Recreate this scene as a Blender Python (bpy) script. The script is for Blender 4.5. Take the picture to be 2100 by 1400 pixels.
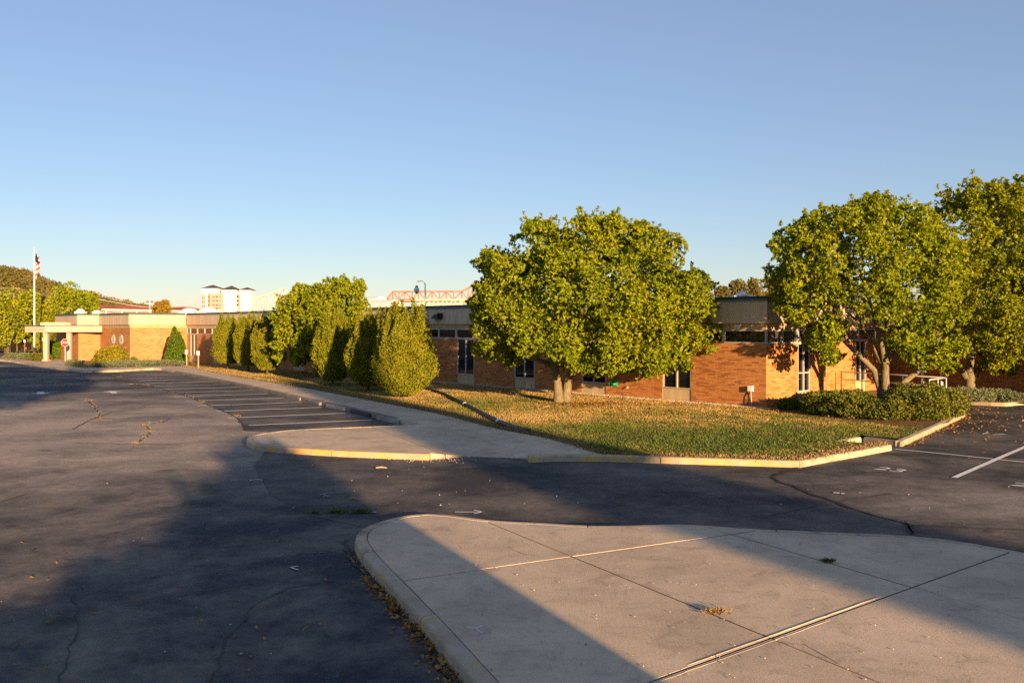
import bpy, bmesh, math, random
import numpy as np
from mathutils import Vector, Matrix

for o in list(bpy.data.objects):
    bpy.data.objects.remove(o)
random.seed(7)
RNG = np.random.default_rng(11)
sc = bpy.context.scene
COL = sc.collection
R = math.radians

# ------------------------------------------------------------------ camera, sky, sun, exposure
F, CH, HY = 1850.0, 3.1, 669.0            # focal length in photo pixels, camera height, horizon row
cam = bpy.data.objects.new('camera', bpy.data.cameras.new('camera'))
COL.objects.link(cam)
cam.location = (0, 0, CH)
cam.rotation_euler = (R(90), 0, 0)
cam.data.sensor_width = 36
cam.data.lens = F / 2100 * 36
cam.data.shift_y = -(700 - HY) / 2100
cam.data.clip_start = 0.1
cam.data.clip_end = 6000
sc.camera = cam

SUN_EL = R(8.5)
LX, LY = -0.42, 0.9075                     # horizontal direction in which the sunlight travels
TAN = math.tan(SUN_EL)
w = bpy.data.worlds.new('World')
sc.world = w
w.use_nodes = True
wn = w.node_tree
sky = wn.nodes.new('ShaderNodeTexSky')
sky.sky_type = 'NISHITA'
sky.sun_disc = False
sky.sun_elevation = SUN_EL
sky.sun_rotation = math.atan2(-LX, -LY)
sky.air_density = 1.0
sky.dust_density = 0.0
sky.ozone_density = 3.0
pale = wn.nodes.new('ShaderNodeMix')
pale.data_type = 'RGBA'
pale.blend_type = 'ADD'
pale.inputs[0].default_value = 1.0
pale.inputs[7].default_value = (0.95, 1.06, 1.38, 1)
tint = wn.nodes.new('ShaderNodeMix')
tint.data_type = 'RGBA'
tint.blend_type = 'MULTIPLY'
tint.inputs[0].default_value = 1.0
tint.inputs[7].default_value = (1.03, 0.905, 0.94, 1)
wn.links.new(sky.outputs[0], tint.inputs[6])
wn.links.new(tint.outputs[2], pale.inputs[6])
wn.links.new(pale.outputs[2], wn.nodes['Background'].inputs[0])
wn.nodes['Background'].inputs[1].default_value = 0.052
sl = bpy.data.lights.new('sun', 'SUN')
sl.energy = 5.0
sl.angle = R(0.55)
sl.color = (1.0, 0.63, 0.31)
so = bpy.data.objects.new('sun', sl)
COL.objects.link(so)
so.rotation_euler = Vector((LX * math.cos(SUN_EL), LY * math.cos(SUN_EL), -math.sin(SUN_EL))).to_track_quat('-Z', 'Y').to_euler()
sc.view_settings.view_transform = 'Standard'
sc.view_settings.look = 'None'
sc.view_settings.exposure = 1.42
sc.view_settings.gamma = 1.0
sc.view_settings.use_curve_mapping = False
sc.render.engine = 'CYCLES'
sc.cycles.max_bounces = 8
sc.cycles.transparent_max_bounces = 8
sc.cycles.use_denoising = False
sc.render.film_transparent = False

# ------------------------------------------------------------------ helpers
def G(x, y, z=0.0):
    """photo pixel -> point on the level z"""
    Y = F * (CH - z) / (y - HY)
    return Vector(((x - 1050) * Y / F, Y, z))
def D(x, Y, y=None):
    """photo pixel at the distance Y"""
    return Vector(((x - 1050) * Y / F, Y, CH - (y - HY) * Y / F if y is not None else 0))
def US(u, s, z=0):
    """across / along the sunlight -> world"""
    return Vector((-LY * -u + LX * s, -LX * u + LY * s, z))

def tag(o, label=None, cat=None, group=None, kind=None):
    if label: o['label'] = label
    if cat: o['category'] = cat
    if group: o['group'] = group
    if kind: o['kind'] = kind
    return o
def link(name, me, mats=None, parent=None):
    o = bpy.data.objects.new(name, me)
    COL.objects.link(o)
    if mats is not None:
        for m in (mats if isinstance(mats, (list, tuple)) else [mats]):
            me.materials.append(m)
    if parent is not None: o.parent = parent
    return o
def thing(name, label, cat, loc=(0, 0, 0), group=None, rz=0):
    o = bpy.data.objects.new(name, None)
    COL.objects.link(o)
    o.location = loc
    o.rotation_euler = (0, 0, rz)
    o.empty_display_size = 0.1
    return tag(o, label, cat, group)
def struct(name, parent=None):
    o = bpy.data.objects.new(name, None)
    COL.objects.link(o)
    o['kind'] = 'structure'
    return o

class MB:
    def __init__(s): s.v, s.f, s.m, s.mi = [], [], [], 0
    def add(s, vs, fs):
        n = len(s.v)
        s.v += [tuple(v) for v in vs]
        s.f += [tuple(i + n for i in f) for f in fs]
        s.m += [s.mi] * len(fs)
        return s
    def obox(s, c, ax, ay, az, hx, hy, hz):
        c = Vector(c); ax = Vector(ax) * hx; ay = Vector(ay) * hy; az = Vector(az) * hz
        vs = [c + i * ax + j * ay + k * az for k in (-1, 1) for j in (-1, 1) for i in (-1, 1)]
        return s.add(vs, [(0, 2, 3, 1), (4, 5, 7, 6), (0, 1, 5, 4), (2, 6, 7, 3), (0, 4, 6, 2), (1, 3, 7, 5)])
    def box(s, x0, x1, y0, y1, z0, z1):
        return s.obox(((x0 + x1) / 2, (y0 + y1) / 2, (z0 + z1) / 2), (1, 0, 0), (0, 1, 0), (0, 0, 1), (x1 - x0) / 2, (y1 - y0) / 2, (z1 - z0) / 2)
    def bar(s, a, b, w, h=None):
        a, b = Vector(a), Vector(b)
        d = (b - a)
        L = d.length
        d.normalize()
        u = d.cross(Vector((0, 0, 1)))
        if u.length < 1e-3: u = Vector((1, 0, 0))
        u.normalize()
        v = u.cross(d)
        return s.obox((a + b) / 2, d, u, v, L / 2, w / 2, (h or w) / 2)
    def tube(s, pts, rad, n=8, cap=True):
        pts = [Vector(p) for p in pts]
        if not isinstance(rad, (list, tuple)): rad = [rad] * len(pts)
        rings = []
        for i, p in enumerate(pts):
            d = (pts[min(i + 1, len(pts) - 1)] - pts[max(i - 1, 0)]).normalized()
            u = d.cross(Vector((0.13, 0.99, 0.05)))
            if u.length < 0.05: u = d.cross(Vector((1, 0, 0)))
            u.normalize()
            v = d.cross(u)
            rings.append([p + rad[i] * (u * math.cos(2 * math.pi * k / n) + v * math.sin(2 * math.pi * k / n)) for k in range(n)])
        vs = [q for r in rings for q in r]
        fs = []
        for i in range(len(pts) - 1):
            for k in range(n):
                a, b = i * n + k, i * n + (k + 1) % n
                fs.append((a, b, b + n, a + n))
        if cap:
            fs.append(tuple(range(n - 1, -1, -1)))
            fs.append(tuple((len(pts) - 1) * n + k for k in range(n)))
        return s.add(vs, fs)
    def lathe(s, c, prof, n=16, axis='z'):
        c = Vector(c)
        vs = []
        for (r, z) in prof:
            for k in range(n):
                a = 2 * math.pi * k / n
                q = Vector((r * math.cos(a), r * math.sin(a), z))
                if axis == 'y': q = Vector((q.x, -q.z, q.y))
                vs.append(c + q)
        fs = [(i * n + k, i * n + (k + 1) % n, (i + 1) * n + (k + 1) % n, (i + 1) * n + k) for i in range(len(prof) - 1) for k in range(n)]
        fs.append(tuple(range(n - 1, -1, -1)))
        fs.append(tuple((len(prof) - 1) * n + k for k in range(n)))
        return s.add(vs, fs)
    def prism(s, poly, z0, z1):
        n = len(poly)
        vs = [(p[0], p[1], z0) for p in poly] + [(p[0], p[1], z1) for p in poly]
        return s.add(vs, [tuple(range(n - 1, -1, -1)), tuple(range(n, 2 * n))] + [(i, (i + 1) % n, (i + 1) % n + n, i + n) for i in range(n)])
    def slab(s, poly, zb):
        """poly of 3-D points = top outline, closed down to zb, with a small worn edge"""
        n = len(poly)
        c = sum((Vector(p) for p in poly), Vector()) / n
        ins = []
        for p in poly:
            d = Vector((c.x - p[0], c.y - p[1], 0))
            d.normalize()
            ins.append(Vector(p) + d * 0.012)
        low = [Vector((p[0], p[1], p[2] - 0.008)) for p in poly]
        bot = [Vector((p[0], p[1], zb)) for p in poly]
        vs = ins + low + bot
        fs = [tuple(range(n))]
        for i in range(n):
            j = (i + 1) % n
            fs += [(n + i, n + j, j, i), (2 * n + i, 2 * n + j, n + j, n + i)]
        return s.add(vs, fs)
    def mesh(s, name, smooth=False):
        me = bpy.data.meshes.new(name)
        me.from_pydata(s.v, [], s.f)
        if any(s.m): me.polygons.foreach_set('material_index', s.m)
        if smooth: me.polygons.foreach_set('use_smooth', [True] * len(s.f))
        me.update()
        return me
    def build(s, name, mats, parent=None, smooth=False, fix=True):
        me = s.mesh(name, smooth)
        if fix:
            bm = bmesh.new(); bm.from_mesh(me)
            bmesh.ops.recalc_face_normals(bm, faces=bm.faces)
            bm.to_mesh(me); bm.free()
        return link(name, me, mats, parent)

def np_quads(name, V, mats, parent=None, k=4):
    """V: (n,k,3) array -> n separate faces"""
    n = V.shape[0]
    me = bpy.data.meshes.new(name)
    me.vertices.add(n * k)
    me.vertices.foreach_set('co', np.ascontiguousarray(V, dtype=np.float32).ravel())
    me.loops.add(n * k)
    me.loops.foreach_set('vertex_index', np.arange(n * k, dtype=np.int32))
    me.polygons.add(n)
    me.polygons.foreach_set('loop_start', np.arange(n, dtype=np.int32) * k)
    me.polygons.foreach_set('loop_total', np.full(n, k, dtype=np.int32))
    me.update(calc_edges=True)
    return link(name, me, mats, parent)

def unit(a): return a / np.maximum(np.linalg.norm(a, axis=-1, keepdims=True), 1e-9)
def rand_unit(n, rng=RNG): return unit(rng.normal(size=(n, 3)))
def leaves(P, out, L, W, rng=RNG, spread=(0.5, 1.3), n_each=1, curl=0.12):
    """P (n,3) bases, out (n,3) axes -> diamond leaves leaning away from the axis"""
    P = np.repeat(P, n_each, 0); out = np.repeat(out, n_each, 0)
    n = len(P)
    t = unit(np.cross(out, rand_unit(n, rng)))
    th = rng.uniform(spread[0], spread[1], (n, 1))
    d = out * np.cos(th) + t * np.sin(th)
    wv = unit(np.cross(d, out))
    up = unit(np.cross(wv, d))
    ll = L * rng.uniform(0.7, 1.25, (n, 1)); ww = W * rng.uniform(0.8, 1.2, (n, 1))
    tw = rng.normal(0, 0.35, (n, 1))
    wv = unit(wv + up * tw)
    mid = P + d * ll * 0.55 + up * ll * curl
    return np.stack([P, mid + wv * ww, P + d * ll, mid - wv * ww], 1)

# ------------------------------------------------------------------ materials
def rgba(c): return (c[0], c[1], c[2], 1)
class NT:
    def __init__(s, name):
        s.m = bpy.data.materials.new(name)
        s.m.use_nodes = True
        s.t = s.m.node_tree
        s.b = s.t.nodes['Principled BSDF']
        s.out = s.t.nodes['Material Output']
        s.pos = s.new('ShaderNodeNewGeometry')
    def new(s, t): return s.t.nodes.new(t)
    def put(s, inp, v):
        if hasattr(v, 'bl_idname') or hasattr(v, 'is_output'): s.t.links.new(v, inp)
        else: inp.default_value = v
    def noise(s, scale, detail=3, rough=0.6, vec=None, dist=0.0, stretch=None):
        n = s.new('ShaderNodeTexNoise')
        n.inputs['Scale'].default_value = scale
        n.inputs['Detail'].default_value = detail
        n.inputs['Roughness'].default_value = rough
        n.inputs['Distortion'].default_value = dist
        v = vec or s.pos.outputs['Position']
        if stretch:
            mp = s.new('ShaderNodeMapping'); mp.inputs['Scale'].default_value = stretch[:3]
            if len(stretch) > 3: mp.inputs['Rotation'].default_value = (0, 0, stretch[3])
            s.t.links.new(v, mp.inputs[0]); v = mp.outputs[0]
        s.t.links.new(v, n.inputs['Vector'])
        return n.outputs[0]
    def ramp(s, fac, stops, const=False):
        r = s.new('ShaderNodeValToRGB')
        if const: r.color_ramp.interpolation = 'CONSTANT'
        e = r.color_ramp.elements
        while len(e) < len(stops): e.new(0.5)
        for el, (p, c) in zip(e, stops):
            el.position = p
            el.color = rgba(c) if not isinstance(c, (int, float)) else (c, c, c, 1)
        s.t.links.new(fac, r.inputs[0])
        return r.outputs[0]
    def mix(s, fac, a, b, mode='MIX'):
        n = s.new('ShaderNodeMix'); n.data_type = 'RGBA'; n.blend_type = mode
        for i, v in ((0, fac), (6, a), (7, b)):
            if isinstance(v, tuple): v = rgba(v)
            s.put(n.inputs[i], v)
        return n.outputs[2]
    def math(s, op, a, b=0.0):
        n = s.new('ShaderNodeMath'); n.operation = op
        s.put(n.inputs[0], a); s.put(n.inputs[1], b)
        return n.outputs[0]
    def ramp_val(s, v, a, b, lo, hi):
        n = s.new('ShaderNodeMapRange')
        s.t.links.new(v, n.inputs[0])
        for i, x in zip((1, 2, 3, 4), (a, b, lo, hi)): n.inputs[i].default_value = x
        return n.outputs[0]
    def bump(s, h, strength=0.3, dist=0.02):
        n = s.new('ShaderNodeBump'); n.inputs['Strength'].default_value = strength; n.inputs['Distance'].default_value = dist
        s.t.links.new(h, n.inputs['Height'])
        s.t.links.new(n.outputs[0], s.b.inputs['Normal'])
    def done(s, col, rough=0.8, spec=0.3, metal=0.0):
        if isinstance(col, tuple): col = rgba(col)
        s.put(s.b.inputs['Base Color'], col)
        s.put(s.b.inputs['Roughness'], rough)
        s.b.inputs['Specular IOR Level'].default_value = spec
        s.b.inputs['Metallic'].default_value = metal
        return s.m

def plain(name, c, rough=0.7, spec=0.3, var=0.15, scale=3.0, metal=0.0, bump=0.0):
    n = NT(name)
    f = n.noise(scale, 4)
    lo = tuple(v * (1 - var) for v in c); hi = tuple(min(1, v * (1 + var)) for v in c)
    m = n.done(n.ramp(f, [(0.3, lo), (0.7, hi)]), rough, spec, metal)
    if bump: n.bump(n.noise(scale * 20, 3), bump, 0.01)
    return m

def foliage(name, cols, trans=0.3, patch=0.5, rough=0.55):
    """cols: three or four leaf colours; each leaf gets its own, clumps lean one way"""
    n = NT(name)
    rnd = n.pos.outputs['Random Per Island']
    nz = n.noise(patch, 2)
    f = n.math('ADD', n.math('MULTIPLY', rnd, 0.40), n.math('ADD', n.math('MULTIPLY', nz, 0.38), n.math('MULTIPLY', n.noise(patch * 5, 2), 0.34)))
    k = len(cols)
    c = n.ramp(f, [(0.22 + 0.62 * i / (k - 1), cc) for i, cc in enumerate(cols)])
    m = n.done(c, 0.62, 0.14)
    tr = n.new('ShaderNodeBsdfTranslucent')
    n.t.links.new(n.mix(1.0, c, (1.1, 1.05, 0.5), 'MULTIPLY'), tr.inputs[0])
    mx = n.new('ShaderNodeMixShader')
    mx.inputs[0].default_value = trans
    n.t.links.new(n.b.outputs[0], mx.inputs[1]); n.t.links.new(tr.outputs[0], mx.inputs[2])
    n.t.links.new(mx.outputs[0], n.out.inputs[0])
    return m

M = {}
def asphalt(name, dark, dust, lo, hi, worn=False):
    n = NT(name)
    big = n.noise(0.30, 7, 0.66, dist=0.25)
    mid = n.noise(1.3, 6, 0.75)
    f = n.math('ADD', n.math('MULTIPLY', big, 0.7), n.math('MULTIPLY', mid, 0.3))
    if worn:                                   # worn dusty lane; colour also lightens the sunlit lane, darkens the shaded near lot
        v = n.new('ShaderNodeVectorMath'); v.operation = 'DISTANCE'
        n.t.links.new(n.pos.outputs['Position'], v.inputs[0]); v.inputs[1].default_value = (9.5, 15.2, 0) if worn == 'patch' else (-15, 27, 0)
        f = n.math('ADD', f, n.ramp_val(v.outputs['Value'], 1.2, 4.5, 0.13, -0.01) if worn == 'patch' else n.ramp_val(v.outputs['Value'], 6, 18, 0.12, -0.10))
    c = n.ramp(f, [(lo, dark), ((lo + hi) / 2, tuple(a * 0.55 + b * 0.45 for a, b in zip(dark, dust))), (hi, dust)])
    fine = n.noise(70, 4, 0.85)
    c = n.mix(1.0, c, n.ramp(fine, [(0.28, 0.45), (0.52, 1.0), (0.74, 2.0)]), 'MULTIPLY')
    blot = n.noise(6, 5, 0.8)
    c = n.mix(1.0, c, n.ramp(blot, [(0.3, 0.78), (0.5, 1.0), (0.72, 1.3)]), 'MULTIPLY')
    oil = n.ramp(n.noise(0.9, 2, 0.4), [(0.68, 1.0), (0.76, 0.55)])
    c = n.mix(1.0, c, oil, 'MULTIPLY')
    sp = n.new('ShaderNodeTexVoronoi'); sp.inputs['Scale'].default_value = 30
    n.t.links.new(n.pos.outputs['Position'], sp.inputs['Vector'])
    c = n.mix(n.ramp(sp.outputs['Distance'], [(0.09, 0.75), (0.16, 0.0)]), c, (0.30, 0.27, 0.24))
    n.bump(n.noise(120, 3, 0.8), 0.35, 0.006)
    return n.done(c, 0.88, 0.25)
M['asphalt'] = asphalt('worn_asphalt', (0.028, 0.032, 0.039), (0.38, 0.31, 0.245), 0.36, 0.68, True)
M['asphalt_dark'] = asphalt('sealed_asphalt', (0.032, 0.032, 0.035), (0.27, 0.235, 0.20), 0.44, 0.72, 'patch')
def concrete(name, c, stain=0.7, spec=0.25):
    n = NT(name)
    a = n.noise(0.9, 6, 0.65)
    col = n.ramp(a, [(0.28, tuple(v * 0.78 for v in c)), (0.5, c), (0.75, tuple(v * 1.16 for v in c))])
    f = n.noise(70, 3, 0.8)
    col = n.mix(1.0, col, n.ramp(f, [(0.25, 0.72), (0.5, 1.0), (0.75, 1.25)]), 'MULTIPLY')
    big_ = n.ramp(n.noise(0.35, 5, 0.7, dist=0.5), [(0.35, 0.86), (0.6, 1.05)])
    col = n.mix(1.0, col, big_, 'MULTIPLY')
    d = n.ramp(n.noise(2.6, 6, 0.75, dist=0.8), [(0.50, 1.0), (0.70, stain)])
    col = n.mix(1.0, col, d, 'MULTIPLY')
    sp = n.ramp(n.noise(24, 2, 0.5), [(0.70, 1.0), (0.75, 0.55)])
    col = n.mix(1.0, col, sp, 'MULTIPLY')
    rp = n.ramp(n.pos.outputs['Random Per Island'], [(0.0, 0.86), (1.0, 1.07)])
    col = n.mix(1.0, col, rp, 'MULTIPLY')
    n.bump(n.math('ADD', n.noise(45, 4, 0.75), n.math('MULTIPLY', n.noise(60, 2, 0.5, stretch=(1, .06, 1, .5)), 0.6)), 0.4, 0.006)
    return n.done(col, 0.88, spec)
M['asphalt_mid'] = asphalt('stall_asphalt', (0.034, 0.034, 0.037), (0.25, 0.21, 0.175), 0.42, 0.72)
M['concrete'] = concrete('concrete', (0.56, 0.445, 0.315))
M['kerb'] = concrete('kerb_concrete', (0.50, 0.40, 0.28), 0.45)
M['darkkerb'] = concrete('dark_kerb_concrete', (0.22, 0.19, 0.15), 0.5)  # darker copy of the kerb concrete
M['stop'] = concrete('wheel_stop_concrete', (0.27, 0.26, 0.24), 0.6)
M['bluestop'] = concrete('dark_wheel_stop_paint', (0.05, 0.055, 0.075), 0.7)
def yellow_kerb(name, lo, hi):
    n = NT(name)
    a = n.noise(2.2, 6, 0.75, dist=0.5)
    base = n.ramp(n.noise(3, 5), [(0.3, (0.33, 0.26, 0.18)), (0.7, (0.47, 0.39, 0.29))])
    y = n.ramp(n.noise(9, 4), [(0.3, (0.48, 0.31, 0.08)), (0.7, (0.62, 0.41, 0.11))])
    c = n.mix(n.ramp(a, [(lo, 1.0), (hi, 0.0)]), base, y)
    c = n.mix(n.ramp(n.noise(30, 3), [(0.62, 0.0), (0.70, 0.7)]), c, (0.30, 0.24, 0.17))
    n.bump(n.noise(40, 4, 0.7), 0.4, 0.008)
    return n.done(c, 0.75, 0.3)
M['yellow'] = yellow_kerb('yellow_kerb_paint', 0.40, 0.58)
M['faded'] = yellow_kerb('faded_yellow_kerb_paint', 0.28, 0.46)
def brick_mat(name, rnd_from_object=False, texture=False):
    n = NT(name)
    cols = [(0.0, (0.56, 0.255, 0.085)), (0.35, (0.50, 0.215, 0.07)), (0.66, (0.45, 0.185, 0.058)), (0.80, (0.40, 0.16, 0.050)), (0.93, (0.32, 0.12, 0.042))]
    if texture:
        tc = n.new('ShaderNodeTexCoord')
        br = n.new('ShaderNodeTexBrick')
        br.offset = 0.5
        for k, v in (('Scale', 1.0), ('Brick Width', 0.30), ('Row Height', 0.0585), ('Mortar Size', 0.006), ('Mortar Smooth', 0.2)):
            br.inputs[k].default_value = v
        br.inputs['Color1'].default_value = (0, 0, 0, 1); br.inputs['Color2'].default_value = (1, 1, 1, 1)
        n.t.links.new(tc.outputs['UV'], br.inputs['Vector'])
        c = n.ramp(br.outputs['Color'], cols)
        c = n.mix(br.outputs['Fac'], c, (0.42, 0.31, 0.2))
        n.bump(n.math('SUBTRACT', 1.0, br.outputs['Fac']), 0.5, 0.01)
    else:
        rnd = n.new('ShaderNodeObjectInfo').outputs['Random'] if rnd_from_object else n.pos.outputs['Random Per Island']
        c = n.ramp(rnd, cols)
        n.bump(n.noise(60, 4), 0.3, 0.006)
    c = n.mix(1.0, c, n.ramp(n.noise(25, 4, 0.7), [(0.3, 0.82), (0.7, 1.15)]), 'MULTIPLY')
    c = n.mix(1.0, c, n.ramp(n.noise(0.5, 4), [(0.3, 0.88), (0.7, 1.08)]), 'MULTIPLY')
    return n.done(c, 0.85, 0.2)
M['brick'] = brick_mat('brick_clay')
M['brick_one'] = brick_mat('brick_clay_single', True)
M['brick_far'] = brick_mat('brickwork', False, True)
M['mortar'] = plain('mortar', (0.38, 0.26, 0.15), 0.9, 0.1, 0.12, 6)
def fascia_mat(name, c):
    n = NT(name)
    s = n.noise(1.4, 5, 0.65, stretch=(2.5, 2.5, 0.25))
    col = n.ramp(s, [(0.35, tuple(v * 0.82 for v in c)), (0.6, c), (0.8, tuple(v * 1.08 for v in c))])
    col = n.mix(1.0, col, n.ramp(n.noise(60, 3), [(0.3, 0.96), (0.7, 1.04)]), 'MULTIPLY')
    col = n.mix(1.0, col, n.ramp(n.pos.outputs['Random Per Island'], [(0, 0.95), (1, 1.04)]), 'MULTIPLY')
    return n.done(col, 0.8, 0.25)
M['fascia'] = fascia_mat('aggregate_panel', (0.57, 0.455, 0.32))
M['frieze'] = fascia_mat('frieze_panel', (0.50, 0.35, 0.18))
M['tan'] = fascia_mat('spandrel_panel', (0.54, 0.42, 0.26))
M['white_wall'] = fascia_mat('pale_canopy_render', (0.42, 0.37, 0.31))
def copper():
    n = NT('weathered_copper')
    c = n.ramp(n.noise(1.6, 5, 0.7, stretch=(3, 3, 0.6)), [(0.3, (0.05, 0.10, 0.095)), (0.55, (0.09, 0.19, 0.17)), (0.75, (0.16, 0.27, 0.23))])
    return n.done(c, 0.6, 0.4)
M['copper'] = copper()
M['copper_dark'] = plain('dark_copper', (0.035, 0.055, 0.06), 0.6, 0.35, 0.3, 2)
M['roof'] = plain('roof_gravel', (0.30, 0.27, 0.23), 0.9, 0.1, 0.2, 4)
M['glass'] = plain('dark_window_glass', (0.008, 0.009, 0.011), 0.04, 0.5, 0.1, 1)
M['glass_grey'] = plain('grey_panel_glass', (0.05, 0.045, 0.045), 0.15, 0.5, 0.15, 1)
M['alu'] = plain('window_frame_metal', (0.42, 0.42, 0.42), 0.45, 0.5, 0.1, 4)
M['alu_tan'] = plain('tan_window_frame', (0.42, 0.37, 0.30), 0.5, 0.4, 0.1, 4)
M['white'] = plain('white_paint', (0.78, 0.75, 0.70), 0.5, 0.4, 0.06, 3)
M['line'] = None
n = NT('line_paint')
wear = n.ramp(n.noise(14, 5, 0.8, dist=0.5), [(0.50, (0.72, 0.68, 0.62)), (0.66, (0.46, 0.42, 0.38)), (0.78, (0.14, 0.13, 0.12))])
M['line'] = n.done(wear, 0.75, 0.3)
M['stall'] = plain('stall_line_paint', (0.82, 0.76, 0.68), 0.7, 0.3, 0.2, 6)
M['bright_line'] = plain('fresh_line_paint', (0.72, 0.70, 0.66), 0.7, 0.3, 0.15, 8)
M['pink'] = plain('pink_marking_paint', (0.45, 0.22, 0.42), 0.7, 0.3, 0.2, 10)
M['crack'] = plain('crack_tar', (0.014, 0.013, 0.013), 0.7, 0.4, 0.3, 9)
M['joint'] = plain('joint_dirt', (0.05, 0.042, 0.034), 0.95, 0.1, 0.3, 9)
M['galv'] = plain('galvanised_steel', (0.55, 0.55, 0.54), 0.4, 0.5, 0.12, 6)
M['rail'] = plain('aluminium_rail', (0.62, 0.60, 0.57), 0.4, 0.5, 0.08, 6, metal=0.3)
M['black'] = plain('black_plastic', (0.018, 0.018, 0.022), 0.5, 0.4, 0.2, 6)
M['navy'] = plain('dark_lamp_housing', (0.015, 0.018, 0.03), 0.35, 0.5, 0.2, 6)
M['green_plastic'] = plain('green_plastic', (0.02, 0.36, 0.17), 0.4, 0.5, 0.1, 6)
M['red'] = plain('red_sign_sheet', (0.62, 0.02, 0.025), 0.45, 0.5, 0.05, 4)
M['rust'] = plain('rusty_roof', (0.40, 0.12, 0.065), 0.85, 0.2, 0.35, 0.4)
M['wood'] = plain('grey_wood', (0.40, 0.30, 0.20), 0.85, 0.2, 0.2, 8, bump=0.3)
M['polewood'] = plain('pole_wood', (0.26, 0.18, 0.12), 0.9, 0.1, 0.2, 4)
M['hotel'] = plain('white_render', (0.80, 0.78, 0.74), 0.8, 0.2, 0.04, 0.3)
M['hotel_pink'] = plain('pink_render', (0.40, 0.31, 0.27), 0.8, 0.2, 0.06, 0.3)
M['slate'] = plain('slate_roof', (0.07, 0.065, 0.08), 0.8, 0.2, 0.15, 1)
M['bluegrey'] = plain('blue_grey_cladding', (0.10, 0.16, 0.24), 0.5, 0.4, 0.1, 0.5)
M['bridge'] = plain('bridge_paint', (0.25, 0.18, 0.135), 0.8, 0.2, 0.3, 0.2)
M['bridge_pale'] = plain('pale_bridge_paint', (0.50, 0.44, 0.36), 0.8, 0.2, 0.2, 0.2)
M['bark'] = None
n = NT('bark')
bk = n.noise(9, 5, 0.7, stretch=(3, 3, 0.6))
n.bump(bk, 0.8, 0.03)
M['bark'] = n.done(n.ramp(bk, [(0.3, (0.09, 0.072, 0.045)), (0.55, (0.21, 0.175, 0.105)), (0.75, (0.30, 0.255, 0.155))]), 0.9, 0.15)
M['bark_dark'] = plain('dark_bark', (0.10, 0.075, 0.05), 0.9, 0.1, 0.3, 8, bump=0.5)
def damp_zone(n):
    """the grass stays greener in the low part of the lawn by the road"""
    v = n.new('ShaderNodeVectorMath'); v.operation = 'DISTANCE'
    mp = n.new('ShaderNodeMapping'); mp.inputs['Scale'].default_value = (0.62, 1.25, 0)
    n.t.links.new(n.pos.outputs['Position'], mp.inputs[0])
    n.t.links.new(mp.outputs[0], v.inputs[0]); v.inputs[1].default_value = (7.2 * .62, 23.6 * 1.25, 0)
    return n.ramp_val(v.outputs['Value'], 2.5, 8.0, -0.11, 0.05)
def ground_mat(name, scale=1.0):
    n = NT(name)
    big = n.noise(0.16, 4, 0.6, dist=0.3)
    mid = n.noise(1.1, 5, 0.7)
    f = n.math('ADD', n.math('MULTIPLY', big, 0.6), n.math('MULTIPLY', mid, 0.4))
    f = n.math('ADD', f, damp_zone(n))
    c = n.ramp(f, [(0.38, (0.075, 0.095, 0.022)), (0.47, (0.15, 0.14, 0.038)), (0.54, (0.29, 0.20, 0.065)), (0.66, (0.36, 0.25, 0.10))])
    c = n.mix(1.0, c, n.ramp(n.noise(30, 4, 0.8), [(0.3, 0.5), (0.5, 1.0), (0.75, 1.6)]), 'MULTIPLY')
    n.bump(n.noise(35, 4, 0.8), 0.9, 0.05)
    return n.done(c, 0.95, 0.1)
M['lawn'] = ground_mat('lawn_soil')
n = NT('grass_blade')
big = n.noise(0.16, 4, 0.6, dist=0.3); mid = n.noise(1.1, 5, 0.7)
f = n.math('ADD', n.math('MULTIPLY', big, 0.6), n.math('MULTIPLY', mid, 0.4))
f = n.math('ADD', f, damp_zone(n))
f = n.math('ADD', f, n.math('MULTIPLY', n.math('SUBTRACT', n.pos.outputs['Random Per Island'], 0.5), 0.08))
M['grass'] = n.done(n.ramp(f, [(0.38, (0.085, 0.12, 0.022)), (0.47, (0.16, 0.16, 0.035)), (0.54, (0.32, 0.225, 0.07)), (0.66, (0.42, 0.30, 0.12))]), 0.8, 0.15)
M['dry_grass'] = foliage('dry_grass', [(0.14, 0.11, 0.045), (0.30, 0.21, 0.09), (0.40, 0.30, 0.15)], 0.2, 2.0)
M['weed'] = foliage('joint_weed', [(0.05, 0.08, 0.02), (0.10, 0.12, 0.03), (0.22, 0.17, 0.06)], 0.2, 2.0)
M['mulch'] = plain('bark_mulch', (0.19, 0.10, 0.05), 0.95, 0.1, 0.5, 9, bump=0.9)
M['pebble'] = None
n = NT('pebble')
M['pebble'] = n.done(n.ramp(n.pos.outputs['Random Per Island'], [(0, (0.20, 0.15, 0.11)), (0.5, (0.42, 0.35, 0.27)), (1, (0.62, 0.56, 0.47))]), 0.8, 0.2)
M['dead'] = foliage('dead_leaf', [(0.10, 0.045, 0.02), (0.26, 0.11, 0.035), (0.42, 0.22, 0.06), (0.50, 0.33, 0.09)], 0.1, 3.0)
M['leaf'] = foliage('broad_leaf', [(0.062, 0.12, 0.010), (0.17, 0.24, 0.012), (0.30, 0.35, 0.016), (0.40, 0.36, 0.022)], 0.38, 0.55)
M['leaf_yellow'] = foliage('autumn_leaf', [(0.075, 0.125, 0.010), (0.19, 0.245, 0.013), (0.31, 0.34, 0.018), (0.40, 0.34, 0.024)], 0.38, 0.5)
M['hedge'] = foliage('hornbeam_leaf', [(0.075, 0.12, 0.012), (0.18, 0.225, 0.016), (0.29, 0.295, 0.022), (0.38, 0.29, 0.028)], 0.34, 0.9)
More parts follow.
